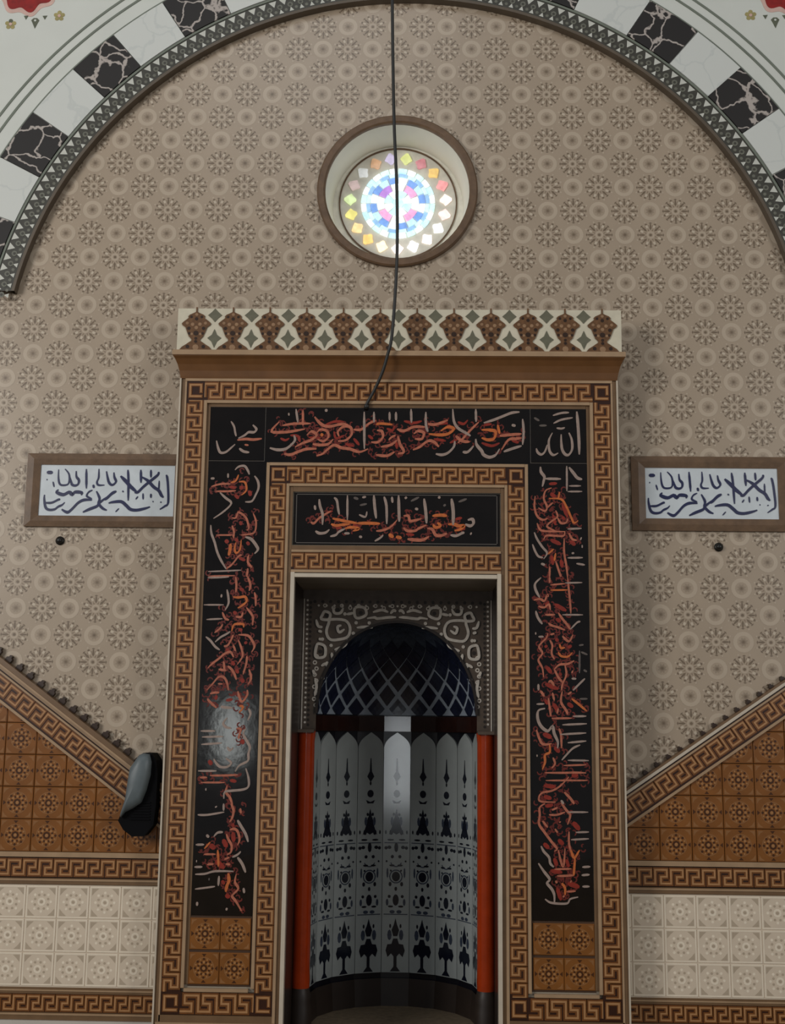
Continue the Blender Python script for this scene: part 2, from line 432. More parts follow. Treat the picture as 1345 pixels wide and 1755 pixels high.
# calligraphy: pen strokes in millimetres on their panel (colour, width, x z x z ...)
STROKES = {
'medL': '''g124 -887 3178 -870 3150 -863 3118 -857 3096;g166 -770 3159 -750 3136 -763 3119 -791 3119 -812 3102 -845 3085;c166 -850 3076 -806 3082 -765 3079 -720 3085;g152 -861 3053 -882 3033 -909 3010 -937 3007 -951 3033 -961 3072;g152 -838 3031 -815 3014 -784 3009;c111 -811 3051 -789 3048''',
'medR': '''g193 950 3244 955 3176 959 3092 960 3010;g166 907 3128 921 3091 923 3041 906 3010 887 3010 871 3035 866 3077 866 3119;g152 849 3018 824 3006 805 3026 800 3062 803 3093 820 3127;g152 792 3062 780 3026 761 3009 742 3020 734 3042;g138 823 3221 868 3235 909 3238;g138 826 3178 867 3198 928 3210;g124 842 3153 867 3150 886 3156;d124 724 3209 752 3192;d124 751 3166 790 3167''',
'top': '''c155 -505 3243 -503 3158;g145 -542 3248 -530 3173;g166 -178 3235 -174 3032;g145 -126 3235 -125 3176;g145 -43 3235 -42 3187;c176 -629 3178 -669 3124 -586 3122 -492 3139;c155 -612 3157 -545 3168 -462 3169;c176 -442 3206 -410 3169 -368 3153 -296 3167 -259 3159;g187 -676 3034 -635 3024 -593 3029 -563 3051 -543 3078 -549 3104;c187 -598 3003 -567 2998 -526 3014 -479 3030 -428 3031;c176 -481 3105 -456 3126 -429 3105 -460 3078 -501 3062 -542 3040;o187 -409 3110 -393 3105;c155 -430 3116 -409 3137 -373 3127 -367 3095 -392 3073 -424 3084;c176 -427 2994 -396 3004 -366 3031 -335 3052 -293 3037 -252 3032 -200 3016 -154 3033;c176 -341 3084 -366 3058 -408 3052 -449 3057;c176 -315 3074 -274 3079 -243 3111 -249 3149 -285 3154 -316 3127 -310 3100;c166 -233 3138 -192 3138 -151 3171 -115 3187;c176 -139 3070 -103 3070 -77 3097 -83 3129 -109 3134;c176 -112 3001 -55 2996 -14 3018;c176 -87 3044 -35 3055 -2 3081;o155 -114 3166 -89 3171 -26 3166;c155 -46 3081 -31 3097 -10 3108;r155 -569 3104 -528 3099 -517 3067;r155 -232 3090 -201 3053;r155 -273 3058 -232 3048;r155 -389 3158 -338 3180 -286 3180;r155 -155 3107 -129 3086;r135 -621 3088 -595 3077 -574 3088;r135 -471 3094 -408 3089;r135 -337 3127 -325 3090 -284 3106;r155 -57 3145 -26 3134 -16 3161;g176 -388 3241 -373 3241;g176 -584 3218 -575 3219;g159 -9 3235 -8 3186;g159 71 3252 74 3176;g159 150 3236 151 3165 162 3127;g159 293 3253 299 3188 320 3150 362 3123 388 3107;g159 415 3254 417 3183;c180 431 3183 404 3156 373 3123 346 3091 320 3069;g191 415 3091 420 3059 446 3026 457 3005 488 2992 520 3005 541 3038;g180 457 3178 510 3195 563 3217 605 3234 647 3239;c180 541 3108 589 3114 657 3120;g159 663 3201 668 3131 662 3060;c180 551 3033 588 3087 625 3093 657 3098;g180 562 3022 604 3038 657 3055;o191 446 3140 489 3140 520 3130 510 3092 478 3086 446 3097;o191 167 3116 220 3111 267 3117 299 3144 267 3155 230 3133;c180 83 3029 120 3046 162 3078 194 3073 220 3046;g180 204 3008 236 3003 268 3014 299 3047 304 3079;c169 4 3007 36 3018 14 3061 3 3104;c180 -2 3142 35 3132 87 3154 146 3154;c180 93 3089 130 3089 140 3122 109 3132 88 3116;c180 161 3171 204 3168 267 3193;g180 346 3020 373 3020 404 3053;c180 309 3107 341 3080 383 3075;g159 605 3168 626 3163;o159 531 3168 541 3119;r159 -7 3077 -1 3034;r159 320 3183 351 3172 373 3194;r159 457 3167 499 3173;r159 604 3087 641 3071;r159 193 3089 257 3079;r159 278 3068 320 3090;r159 34 3186 87 3176 129 3187;r159 446 3070 499 3054 541 3070;r159 214 3171 267 3177''',
'mid': '''g166 -407 2760 -402 2723 -388 2681 -387 2623;g149 -430 2727 -426 2702;g149 -329 2769 -314 2753 -307 2711 -300 2678;g141 -259 2782 -257 2649;g182 -120 2783 -115 2725 -106 2659;g166 -66 2776 -53 2726 -50 2630;g149 -25 2776 -21 2743;c166 -449 2639 -432 2631 -408 2656 -384 2673 -344 2698;g166 -423 2590 -402 2578 -370 2582 -350 2599;g166 -345 2562 -316 2570 -300 2587 -268 2604;o158 -335 2657 -294 2649 -252 2641 -203 2633;o166 -342 2628 -317 2620 -285 2624 -244 2629;o182 -203 2633 -146 2634 -85 2632;o166 -227 2592 -195 2604 -236 2612 -268 2604;g141 -272 2579 -243 2579;c149 -105 2593 -72 2597 -31 2614 3 2651;g149 -112 2539 -84 2556 -68 2572;o207 -39 2577 -14 2560;d141 -226 2770 -201 2762;g141 -181 2770 -161 2775;g124 -196 2679 -163 2667 -155 2696;d124 -193 2729 -156 2737;g141 -194 2563 -178 2559;r141 -368 2686 -335 2698;r141 -317 2607 -285 2608;r141 -228 2625 -203 2617;g193 10 2783 13 2700 15 2643;g193 144 2767 153 2701 158 2635;g219 288 2768 297 2702 297 2628;c166 37 2674 63 2674 71 2648 102 2652 132 2661;c166 37 2612 59 2595 98 2596 119 2609 158 2627;c193 59 2552 94 2548 137 2548 171 2566;c175 162 2609 188 2605 205 2575 231 2571 257 2580 265 2584;o193 188 2675 231 2680 265 2676;o175 214 2640 231 2623 205 2614 192 2631;o193 270 2632 300 2632 325 2624 356 2624 334 2606 304 2597;g175 283 2575 313 2571 343 2585 356 2589;g193 373 2655 398 2659 403 2637 386 2624 360 2633;g149 44 2775 53 2766;d149 75 2753 118 2775;g149 97 2714 114 2709;g149 217 2776 230 2772;d149 248 2737 256 2728;d149 325 2751 368 2768;g149 386 2585 394 2581;o193 -1 2564 29 2556;r175 308 2658 343 2667;r149 330 2611 360 2607;r149 51 2578 94 2574''',
'left': '''g141 -857 2913 -838 2931 -807 2935 -788 2910 -780 2889;g120 -893 2895 -892 2870;g141 -984 2866 -963 2867;g155 -752 2882 -733 2853 -729 2817 -742 2782 -762 2746 -797 2742;o141 -877 2845 -850 2856 -837 2888;o127 -835 2849 -804 2849 -792 2817 -798 2796 -819 2778;c120 -979 2823 -930 2837 -877 2838;c120 -956 2798 -897 2798 -848 2802;g141 -932 2791 -902 2763 -870 2734 -907 2691 -961 2652;c127 -864 2656 -843 2657 -833 2685 -808 2675 -786 2650 -774 2604 -784 2590;c120 -753 2682 -737 2640 -739 2590 -756 2573 -812 2565;g141 -974 2617 -969 2574 -950 2525 -934 2473 -911 2427 -885 2386;c99 -944 2564 -853 2565;c127 -862 2614 -851 2582 -853 2547;c141 -885 2386 -855 2410 -822 2453 -804 2460;g176 -790 2555 -759 2544 -733 2513 -722 2489 -739 2467;o212 -866 2519 -868 2487 -874 2456;o127 -838 2526 -844 2495 -836 2470 -816 2488 -811 2540;c141 -770 2460 -772 2422 -750 2394;c141 -771 2390 -776 2345;g92 -979 2371 -888 2375 -805 2380;c92 -978 2347 -839 2351;r212 -827 2824 -813 2810;r212 -777 2803 -770 2774;r212 -894 2540 -880 2522;r176 -782 2530 -768 2513;r176 -839 2547 -831 2530;r176 -884 2823 -848 2817;r176 -854 2781 -832 2760;r176 -821 2639 -813 2618;r176 -821 2446 -786 2432;g106 -979 2339 -930 2340 -868 2344;c141 -833 2344 -828 2302 -830 2264;c141 -771 2348 -755 2303 -761 2272;g127 -903 2253 -905 2236;g141 -876 2278 -868 2240 -866 2205 -882 2171;g99 -994 2197 -890 2198;g106 -977 2121 -894 2126;o155 -843 2240 -816 2237 -781 2241 -773 2216 -800 2192 -817 2182;c127 -733 2265 -726 2238 -724 2193;c127 -772 2185 -747 2155 -736 2131 -738 2093;c127 -896 2160 -881 2129 -860 2119;c141 -826 2137 -798 2137 -789 2161;c141 -893 2098 -903 2078 -933 2053;o141 -844 2061 -838 2088 -825 2099 -787 2099 -783 2082;g141 -928 2005 -901 2030 -871 2047 -851 2061;c141 -809 2044 -761 2041 -736 2014 -724 1984 -737 1956;c141 -882 1985 -862 1989 -843 2023 -836 2044;c120 -835 1993 -820 1959;c127 -808 2017 -789 1969 -784 1932 -810 1891;g127 -977 2032 -952 2012 -927 1982 -902 1965;c155 -961 1872 -937 1896 -901 1924 -878 1945 -847 1955 -829 1928;c141 -880 1907 -874 1860;c134 -905 1866 -864 1860;c141 -858 1884 -830 1857 -811 1813;c141 -761 1936 -763 1898 -778 1841;c141 -748 1868 -736 1821 -752 1790;c134 -963 1758 -933 1792 -904 1826 -877 1826 -859 1799 -850 1759;c106 -906 1792 -882 1792;r212 -788 1820 -773 1800;r176 -838 1908 -824 1887;r176 -871 1965 -854 1969;r176 -810 2285 -789 2272;r176 -841 2161 -820 2154;r176 -810 2072 -789 2068;r176 -773 2010 -766 1997;r176 -817 1867 -802 1847;c141 -944 1741 -924 1747 -897 1748;c127 -957 1717 -943 1700 -908 1670;c141 -802 1756 -794 1729 -779 1702 -753 1736 -754 1763;g141 -746 1609 -733 1642 -744 1669;o141 -792 1682 -772 1675 -791 1648;g120 -985 1553 -910 1554;g120 -977 1523 -868 1527;g120 -979 1486 -874 1494;g120 -990 1354 -896 1355;c120 -929 1332 -861 1333 -787 1337;c120 -979 1321 -942 1322;c106 -974 1297 -853 1298;g155 -884 1681 -874 1674 -826 1671;g141 -851 1621 -871 1594 -856 1574 -829 1568;c141 -802 1568 -781 1565 -787 1535 -790 1515;g155 -754 1569 -767 1542 -749 1509 -731 1476 -737 1443 -739 1407 -782 1383 -801 1353;g141 -846 1475 -832 1458 -816 1472;g141 -912 1414 -897 1391 -876 1375 -843 1376 -823 1396 -851 1418;g141 -748 1370 -733 1324 -731 1282 -758 1265 -818 1258 -851 1251 -854 1218;g141 -950 1263 -943 1263;c141 -839 1284 -845 1251 -824 1225 -809 1189;r212 -938 1407 -921 1385;r212 -910 1734 -916 1711;r212 -773 1515 -765 1489;r176 -827 1310 -793 1304;r176 -861 1708 -827 1715;g127 -894 1181 -890 1175;g127 -854 1195 -853 1159;c155 -817 1195 -803 1163 -808 1127 -821 1104;c127 -769 1173 -765 1147;g120 -983 1138 -936 1138 -849 1153;g155 -781 1115 -767 1092 -738 1047 -724 1009;c141 -819 1065 -799 1072 -779 1060 -768 1021 -777 992;g141 -898 1032 -879 1052 -852 1055;g141 -935 1041 -922 1028;c141 -835 1046 -824 1020 -807 991 -809 959 -828 946;g127 -987 992 -944 993;c113 -945 946 -885 947;o141 -914 1006 -943 973;o141 -876 968 -871 926 -869 888;g141 -801 934 -775 947 -759 963;g155 -775 934 -750 902 -732 861;g127 -989 884 -949 885;g120 -984 849 -935 852 -885 865 -792 866;c127 -926 897 -893 900;c120 -841 923 -815 933;c120 -833 901 -810 898;o212 -818 856 -814 821 -823 796 -828 767;c141 -778 854 -784 815 -766 784 -788 758 -795 745 -774 720 -746 676;g141 -864 843 -866 795;g106 -982 778 -929 785 -882 792;g141 -740 787 -735 762;g141 -969 717 -968 698;g141 -819 691 -822 678;d127 -917 826 -910 826;g127 -982 912 -977 912;r247 -851 1020 -830 981;r247 -917 993 -889 974;r247 -802 1056 -797 1008;r247 -884 916 -839 879;r212 -828 754 -808 739;r176 -807 1098 -800 1079;r176 -850 821 -836 802''',
'right': '''g176 755 2943 758 2915 775 2890 771 2865 764 2836;g155 779 2879 862 2878;g127 893 2948 893 2884 892 2813;g176 905 2941 929 2909 949 2884 973 2877;g106 903 2841 966 2842;g106 896 2811 972 2812;c127 726 2786 722 2730 735 2681 763 2660 790 2667;c127 813 2830 781 2815 771 2773 787 2730 777 2706 742 2723;o127 798 2773 861 2770 888 2731 915 2668 928 2644 949 2658;o120 854 2809 847 2773;c120 787 2723 819 2752;c127 832 2710 842 2678 811 2653 786 2625 831 2601;c127 842 2671 859 2643 887 2647 894 2668;c120 735 2642 748 2610 776 2600 879 2598;g120 893 2612 966 2616;g127 720 2593 734 2558 761 2516 785 2485 767 2453;g127 710 2530 723 2495 740 2467 764 2460;c120 768 2555 782 2576 827 2576 872 2576 879 2601;o141 788 2478 820 2506;o141 822 2443 830 2485;c127 829 2444 849 2381 856 2361;c127 875 2562 874 2486 884 2423 890 2357;c127 900 2591 917 2559 941 2553;g176 958 2563 965 2560;g176 964 2521 971 2521;g120 891 2460 970 2462;g120 912 2484 926 2486;c127 798 2415 797 2357;g141 753 2429 774 2422;g120 936 2431 980 2424;r212 806 2801 833 2780;r212 867 2752 894 2675;r176 818 2688 831 2632;r212 906 2549 933 2528;r212 803 2555 858 2531;r176 867 2678 877 2661;r212 809 2471 815 2423;r212 857 2451 863 2409;r176 799 2851 841 2855;g155 753 2356 722 2324 725 2290 745 2252;g99 876 2329 965 2332;c106 800 2318 876 2326;o106 800 2291 889 2293;c127 890 2357 896 2285 902 2216 904 2171;c127 797 2360 797 2329;g99 860 2164 966 2165;c134 714 2238 745 2245 769 2235 783 2266 789 2256;c127 738 2207 768 2201 792 2218 799 2187;g141 724 2183 734 2149 757 2115;c134 840 2174 860 2144 887 2110 900 2089;g127 900 2089 934 2124 952 2131;c127 771 2163 823 2164;c127 788 2122 805 2109 839 2099 873 2086;g141 719 2067 726 2067;g113 736 2050 763 2051;c127 784 2068 777 2044 756 2023 739 1999 756 1966 735 1932 755 1891 761 1844;c127 798 2061 818 2068;c127 794 2034 807 2007 803 1966 817 1936;o127 845 2014 851 1994 872 1997;o127 837 1973 851 1953 885 1950 909 1971;c141 913 2062 892 2028 859 2055;c141 816 1885 843 1909 884 1913 918 1930;c127 870 1910 877 1859 856 1809 852 1778;c127 816 1885 836 1845 856 1819;c127 911 1880 904 1866;g120 903 1839 927 1838;g155 971 1840 943 1813 909 1779;d106 943 2008 967 2012;d106 953 1975 986 1961;d106 965 1884 982 1874;d120 946 1981 944 1867;c141 785 1818 798 1825 815 1801;g141 734 1810 734 1777;r212 820 2219 881 2185;r176 770 2007 780 1996;r212 776 1898 802 1865;r212 885 1994 906 2008;r212 768 1811 835 1785;r176 843 1869 849 1852;r176 826 2143 853 2130;r176 825 2041 838 2028;r176 772 2211 793 2232;c141 744 1777 764 1747;c127 784 1740 790 1694 796 1647;c127 805 1767 814 1727;c141 855 1775 848 1721 874 1678 881 1658;c127 827 1661 834 1688;g106 723 1708 763 1710;g176 767 1687 733 1676 729 1636 746 1597 779 1574 803 1598 812 1561 829 1522 828 1489;c141 722 1580 735 1540 755 1508 798 1512;d106 942 1737 983 1738;g120 907 1649 975 1651;c120 800 1637 901 1640;g120 853 1606 977 1613;g120 842 1558 973 1567;g120 879 1517 973 1527;o127 902 1738 935 1712 978 1676;c141 902 1772 882 1758;c134 836 1588 846 1555 848 1489;g141 942 1507 905 1490 871 1456 848 1430;o155 788 1508 788 1469 764 1455 764 1419 750 1383;g106 878 1430 984 1430;c106 857 1404 971 1409;c120 763 1367 857 1368 910 1370 970 1369;c99 766 1329 883 1331 976 1332;c120 883 1349 856 1319 829 1296 796 1279 749 1269 732 1246 742 1226 815 1224;c141 859 1273 888 1244 908 1216;g127 842 1234 855 1215;c127 804 1443 814 1413 797 1390;g127 721 1451 727 1451;r247 755 1561 799 1541;r212 807 1714 834 1674;r212 897 1355 930 1359;r212 756 1304 816 1299;r212 756 1252 795 1240;r212 812 1495 838 1469;r212 881 1715 908 1695;r176 767 1734 780 1707;c141 762 1216 735 1197 735 1158 731 1116 757 1078 793 1030 819 998 806 985;c120 795 1184 825 1198;c120 781 1162 821 1162 861 1176;c120 748 1132 774 1100;c141 842 1221 868 1185 887 1160 873 1115;g106 874 1176 977 1177;g106 913 1078 979 1081;g106 889 1042 978 1048;g127 943 911 983 914;g127 939 872 979 876;g120 942 818 978 819;g141 740 1010 753 984 779 956 785 927 802 909;g155 726 927 752 889 781 851 768 832 791 804 803 775 803 734;c127 880 1082 879 1025 891 974;c127 826 992 838 935 851 916 859 999;o155 888 993 904 955 931 993;o141 908 955 903 900 900 869;c106 805 899 890 902;c127 818 867 857 868 903 872;o141 840 833 856 811 856 776;c127 811 845 817 832;c127 883 843 889 840;c106 863 792 909 796;g120 757 756 783 740 829 735 868 738 882 758 921 768;c127 846 773 852 767;c106 834 1130 837 1124;c106 810 1094 823 1075;r212 826 1043 852 1018;r212 805 953 818 915;r247 870 833 928 815;r212 785 892 844 884;r247 900 1128 933 1090;r212 817 813 836 751;r212 753 1023 780 998;r212 762 1203 802 1210;r176 865 948 877 910''',
'sign': '''b171 -1915 2927 -1882 2927;b94 -1851 2944 -1850 2905 -1844 2871 -1830 2857 -1799 2860 -1789 2880 -1793 2919 -1816 2947;b121 -1754 2936 -1751 2905 -1737 2886 -1739 2864 -1755 2855 -1772 2860 -1778 2874 -1791 2911;b116 -1699 2948 -1693 2839;b99 -1630 2949 -1629 2901 -1637 2876 -1628 2859 -1595 2859;b166 -1845 2832 -1855 2818 -1818 2804 -1786 2818 -1768 2805 -1753 2819 -1717 2816 -1719 2802;b121 -1920 2803 -1920 2778 -1910 2734 -1890 2720 -1860 2723 -1842 2737 -1820 2748 -1807 2762;b116 -1917 2759 -1879 2759 -1844 2776 -1833 2778;b155 -1821 2723 -1790 2707 -1766 2724 -1733 2760 -1701 2776 -1659 2776;b155 -1705 2708 -1670 2725 -1630 2742 -1617 2761 -1579 2792;b121 -1637 2825 -1618 2786 -1622 2758 -1599 2731 -1575 2720;b99 -1659 2831 -1680 2819 -1688 2797 -1660 2783;b110 -1656 2861 -1652 2842;b72 -1914 2887 -1909 2887;b72 -1878 2876 -1870 2846;b171 -1591 2776 -1574 2791 -1550 2814 -1528 2826;b148 -1567 2759 -1545 2765 -1499 2768 -1469 2746 -1446 2726 -1411 2722 -1366 2732 -1341 2741;b114 -1287 2727 -1262 2744 -1243 2765 -1248 2857 -1255 2906 -1261 2918;b160 -1302 2935 -1307 2917 -1351 2879 -1383 2850 -1411 2821 -1428 2821;b143 -1392 2905 -1359 2885 -1326 2851 -1297 2831 -1282 2805 -1270 2793;b160 -1509 2910 -1476 2878 -1452 2852 -1416 2821;b120 -1400 2946 -1396 2873;b103 -1345 2946 -1343 2903;b114 -1471 2945 -1465 2884 -1461 2774;b80 -1297 2886 -1297 2828;b80 -1382 2815 -1380 2781;b97 -1339 2813 -1338 2790;b114 -1547 2930 -1543 2904 -1533 2878 -1552 2860 -1570 2872 -1580 2901 -1588 2936;b91 -1420 2781 -1409 2798;b74 -1527 2711 -1509 2731;b69 -1328 2770 -1323 2770;b69 -1494 2829 -1490 2820;b69 -1284 2770 -1281 2764''',
}

# ------------------------------------------------------------------ floor and back wall
mb = MB()
mb.face([(-5, -9, 0), (5, -9, 0), (5, 1.2, 0), (-5, 1.2, 0)], FLOOR)
floor = struct(mb.build('floor'), 'dark olive carpet floor in front of the mihrab and inside its niche')

WCX, WCZ = -0.02, 4.575          # round window
def make_wall():
    bm = bmesh.new()
    def loop(pts):
        vs = [bm.verts.new((x, 0, z)) for x, z in pts]
        return [bm.edges.new((vs[i], vs[(i + 1) % len(vs)])) for i in range(len(vs))]
    e = loop([(-4.6, 0), (-1.05, 0), (-1.05, 3.36), (1.05, 3.36), (1.05, 0), (4.6, 0), (4.6, 7.2), (-4.6, 7.2)])
    e += loop([(WCX + 0.425 * math.cos(2 * math.pi * i / 72), WCZ + 0.425 * math.sin(2 * math.pi * i / 72)) for i in range(72)])
    bmesh.ops.triangle_fill(bm, use_beauty=True, use_dissolve=False, edges=e, normal=(0, -1, 0))
    for f in bm.faces:
        if f.normal.y > 0:
            f.normal_flip()
    me = bpy.data.meshes.new('wall_back')
    bm.to_mesh(me); bm.free()
    me.materials.append(WALL)
    return place('wall_back', me)
wall = struct(make_wall(), 'beige tiled wall printed with rosettes and stars around the mihrab')

def star_cell(mb, x, z, y):
    mb.disc(x, z, 0.008, y - .0004, WALL_D, 8)
    mb.ring(x, z, 0.014, 0.023, 0, 360, 8, y, WALL_L)
    for k in range(8):
        a = math.pi / 4 * k
        c, s = math.cos(a), math.sin(a)
        rad = lambda r, t: (x + r * c - t * s, z + r * s + t * c)
        mb.poly([rad(.029, 0), rad(.042, -.0065), rad(.066, -.003), rad(.066, .003), rad(.042, .0065)], y, WALL_D)
        mb.poly([rad(.070, -.010), rad(.075, 0), rad(.070, .010), rad(.067, 0)], y, WALL_D)
        a2 = a + math.pi / 8
        c2, s2 = math.cos(a2), math.sin(a2)
        rd = lambda r, t: (x + r * c2 - t * s2, z + r * s2 + t * c2)
        mb.disc(*rd(.052, 0), .0090, y, WALL_LL, 8)
        mb.poly([rd(.066, -.009), rd(.073, 0), rd(.066, .009), rd(.063, 0)], y - .0003, WALL_D)
        mb.poly([rd(.026, -.004), rd(.041, 0), rd(.026, .004)], y, WALL_M)
        mb.disc(*rd(.080, 0), .0055, y - .0002, WALL_L, 6)
        mb.poly([rad(.045, .011), rad(.057, .009), rad(.057, .015)], y - .0005, WALL_M)
        mb.poly([rad(.045, -.011), rad(.057, -.009), rad(.057, -.015)], y - .0005, WALL_M)

def rose_cell(mb, x, z, y):
    mb.disc(x, z, 0.055, y, WALL_L, 20)
    mb.disc(x, z, 0.034, y - .0003, WALL, 14)
    mb.star(x, z, 0.026, 0.017, 8, y - .0006, WALL_S, math.pi / 8)
    mb.disc(x, z, 0.012, y - .0009, WALL_M, 10)
    mb.disc(x, z, 0.006, y - .0012, WALL_D, 8)

def rail_z(side, x):
    """height of the sloping rail's upper white line"""
    return 1.375 + 0.7235 * (-1.362 - x) if side < 0 else 1.319 + 0.677 * (x - 1.224)

mb = MB()
for j in range(-2, 40):
    z = 5.881 - 0.142 * j
    for i in range(-11, 11):
        off = 0.0 if (j % 2 == 0) else 0.1435
        for kind in (0, 1):
            x = 0.543 + 0.287 * i + off + (0.1435 if kind else 0.0)
            if abs(x) > 2.75 or z < 0.9:
                continue
            if abs(x) < 1.06 and z < 3.72:
                continue
            if abs(x) > 1.06 and z < rail_z(-1 if x < 0 else 1, x) - 0.1:
                continue
            dw = math.hypot(x - WCX, z - WCZ)
            if dw < 0.36:
                continue
            mb.clip = []
            if dw < 0.52:                # cut the print along the window's edge
                nx, nz = (x - WCX) / dw, (z - WCZ) / dw
                mb.clip = [(-nx, -nz, -(nx * WCX + nz * WCZ + 0.447))]
            if z > 3.9 and math.hypot(x - .02, z - 3.533) > 2.36:
                continue
            (star_cell if kind else rose_cell)(mb, x, z, -0.0008)
orn = mb.build('tile_ornament', wall)
orn['kind'] = 'stuff'

# ------------------------------------------------------------------ arch and the plaster above it
ACX, ACZ, AY, ZB = 0.02, 3.533, -0.048, 3.955
def arc(r, zb=ZB, n=96):
    a0 = math.asin((zb - ACZ) / r)
    return [(ACX + r * math.cos(a0 + (math.pi - 2 * a0) * i / n), ACZ + r * math.sin(a0 + (math.pi - 2 * a0) * i / n)) for i in range(n + 1)]
def arc_band(mb, r0, r1, y, mat, yb=None, n=96):
    A, B = arc(r0, n=n), arc(r1, n=n)
    for i in range(n):
        mb.poly([A[i], B[i], B[i + 1], A[i + 1]], y, mat)
        if yb is not None:
            for u, v in ((A[i], A[i + 1]), (B[i], B[i + 1])):
                mb.face([(u[0], yb, u[1]), (v[0], yb, v[1]), (v[0], y, v[1]), (u[0], y, u[1])], mat)
mb = MB()
A = arc(2.33)
top = [(4.6, ZB), (4.6, 7.2), (-4.6, 7.2), (-4.6, ZB)]
for i in range(96):                      # plate outside the arch, as strips up to its straight edges
    u, v = A[i], A[i + 1]
    def edge(p):
        dx, dz = p[0] - ACX, p[1] - ACZ
        t = min(4.58 / abs(dx) if abs(dx) > 1e-6 else 9e9, 3.667 / dz)
        return (ACX + dx * t, ACZ + dz * t)
    eu, ev = edge(u), edge(v)
    q = [u, eu, ev, v]
    if abs(eu[0] - ev[0]) > 1e-4 and abs(eu[1] - ev[1]) > 1e-4:
        q = [u, eu, (math.copysign(4.58, u[0] - ACX) + ACX, ACZ + 3.667), ev, v]
    mb.poly(q, AY, PLASTER)
for x0, x1 in ((-4.56, A[-1][0]), (A[0][0], 4.6)):
    e = A[-1] if x0 < 0 else A[0]
    t = 4.58 / abs(e[0] - ACX)
    far = (ACX + (e[0] - ACX) * t, ACZ + (e[1] - ACZ) * t)
    mb.poly([e, far, (far[0], ZB)], AY, PLASTER)
    mb.face([(x0, AY, ZB), (x1, AY, ZB), (x1, 0, ZB), (x0, 0, ZB)], PLASTER)
upper = struct(mb.build('wall_upper'), 'white plaster surface above and outside the striped arch')

arch = MB()
arc_band(arch, 2.212, 2.228, AY - 0.006, ARCH_EDGE, yb=0.0)
archo = struct(arch.build('trim_1'), 'semicircular arch band of black and white marble with a beaded edge')
mb = MB()
arc_band(mb, 2.228, 2.330, AY - 0.004, BEAD_D, yb=0.0)
bead = mb.build('bead_strip', archo)
mb = MB()
a_s, a_e = 10.9, 169.1
N = 101
for i in range(N + 1):
    a = a_s + (a_e - a_s) * i / N
    st = (a_e - a_s) / N
    P = lambda r, t: (ACX + r * math.cos(R(a + t * st)), ACZ + r * math.sin(R(a + t * st)))
    y = AY - 0.0055
    mb.poly([P(2.322, -.36), P(2.322, .36), P(2.284, 0)], y, BEAD_L)
    mb.poly([P(2.236, .28), P(2.236, .72), P(2.262, .5)], y, BEAD_L)
    mb.disc(*P(2.276, .5), .017, y - .001, BEAD_G, 8, yb=y)
    mb.disc(*P(2.276, .5), .008, y - .002, BEAD_D, 6)
    mb.disc(*P(2.252, 0), .010, y, BEAD_G, 6)
bo = mb.build('bead_ornament', bead)
bo['kind'] = 'stuff'
mb = MB()
arc_band(mb, 2.330, 2.342, AY - 0.008, ARCH_LINE, yb=AY)
arc_band(mb, 2.604, 2.614, AY - 0.006, ARCH_LINE, yb=AY)
mb.build('edge_line', archo)
for r in (2.700, 2.757):
    mb = MB()
    arc_band(mb, r - .0065, r + .0065, AY - 0.004, ARCH_LINE, yb=AY)
    mb.build('painted_line', archo)
blocks = []                              # (start, end, black?)
for a, blk in ((57.3, 1), (50.05, 0), (42.95, 1), (35.75, 0), (28.5, 1), (21.3, 0)):
    blocks.append((a - 7.2, a, blk))
blocks.append((10.6, 14.1, 1))
a, s = 57.3, (115.7 - 57.3) / 7
for k in range(7):
    blocks.append((a + k * s, a + (k + 1) * s, k % 2))
for k, a in enumerate((115.7, 123.0, 130.6, 137.4, 145.0, 152.1, 159.4)):
    nx = (123.0, 130.6, 137.4, 145.0, 152.1, 159.4, 166.4)[k]
    blocks.append((a, nx, (k + 1) % 2))
blocks.append((166.4, 170.4, 0))
for a0, a1, blk in blocks:
    mb = MB()
    mb.clip = [(0, -1, -ZB)]
    g = 0.06
    mb.ring(ACX, ACZ, 2.345, 2.602, a0 + g, a1 - g, 5, AY - (0.014 if blk else 0.012), BLACK_M if blk else WHITE_M, yb=AY)
    mb.build('voussoir', archo)
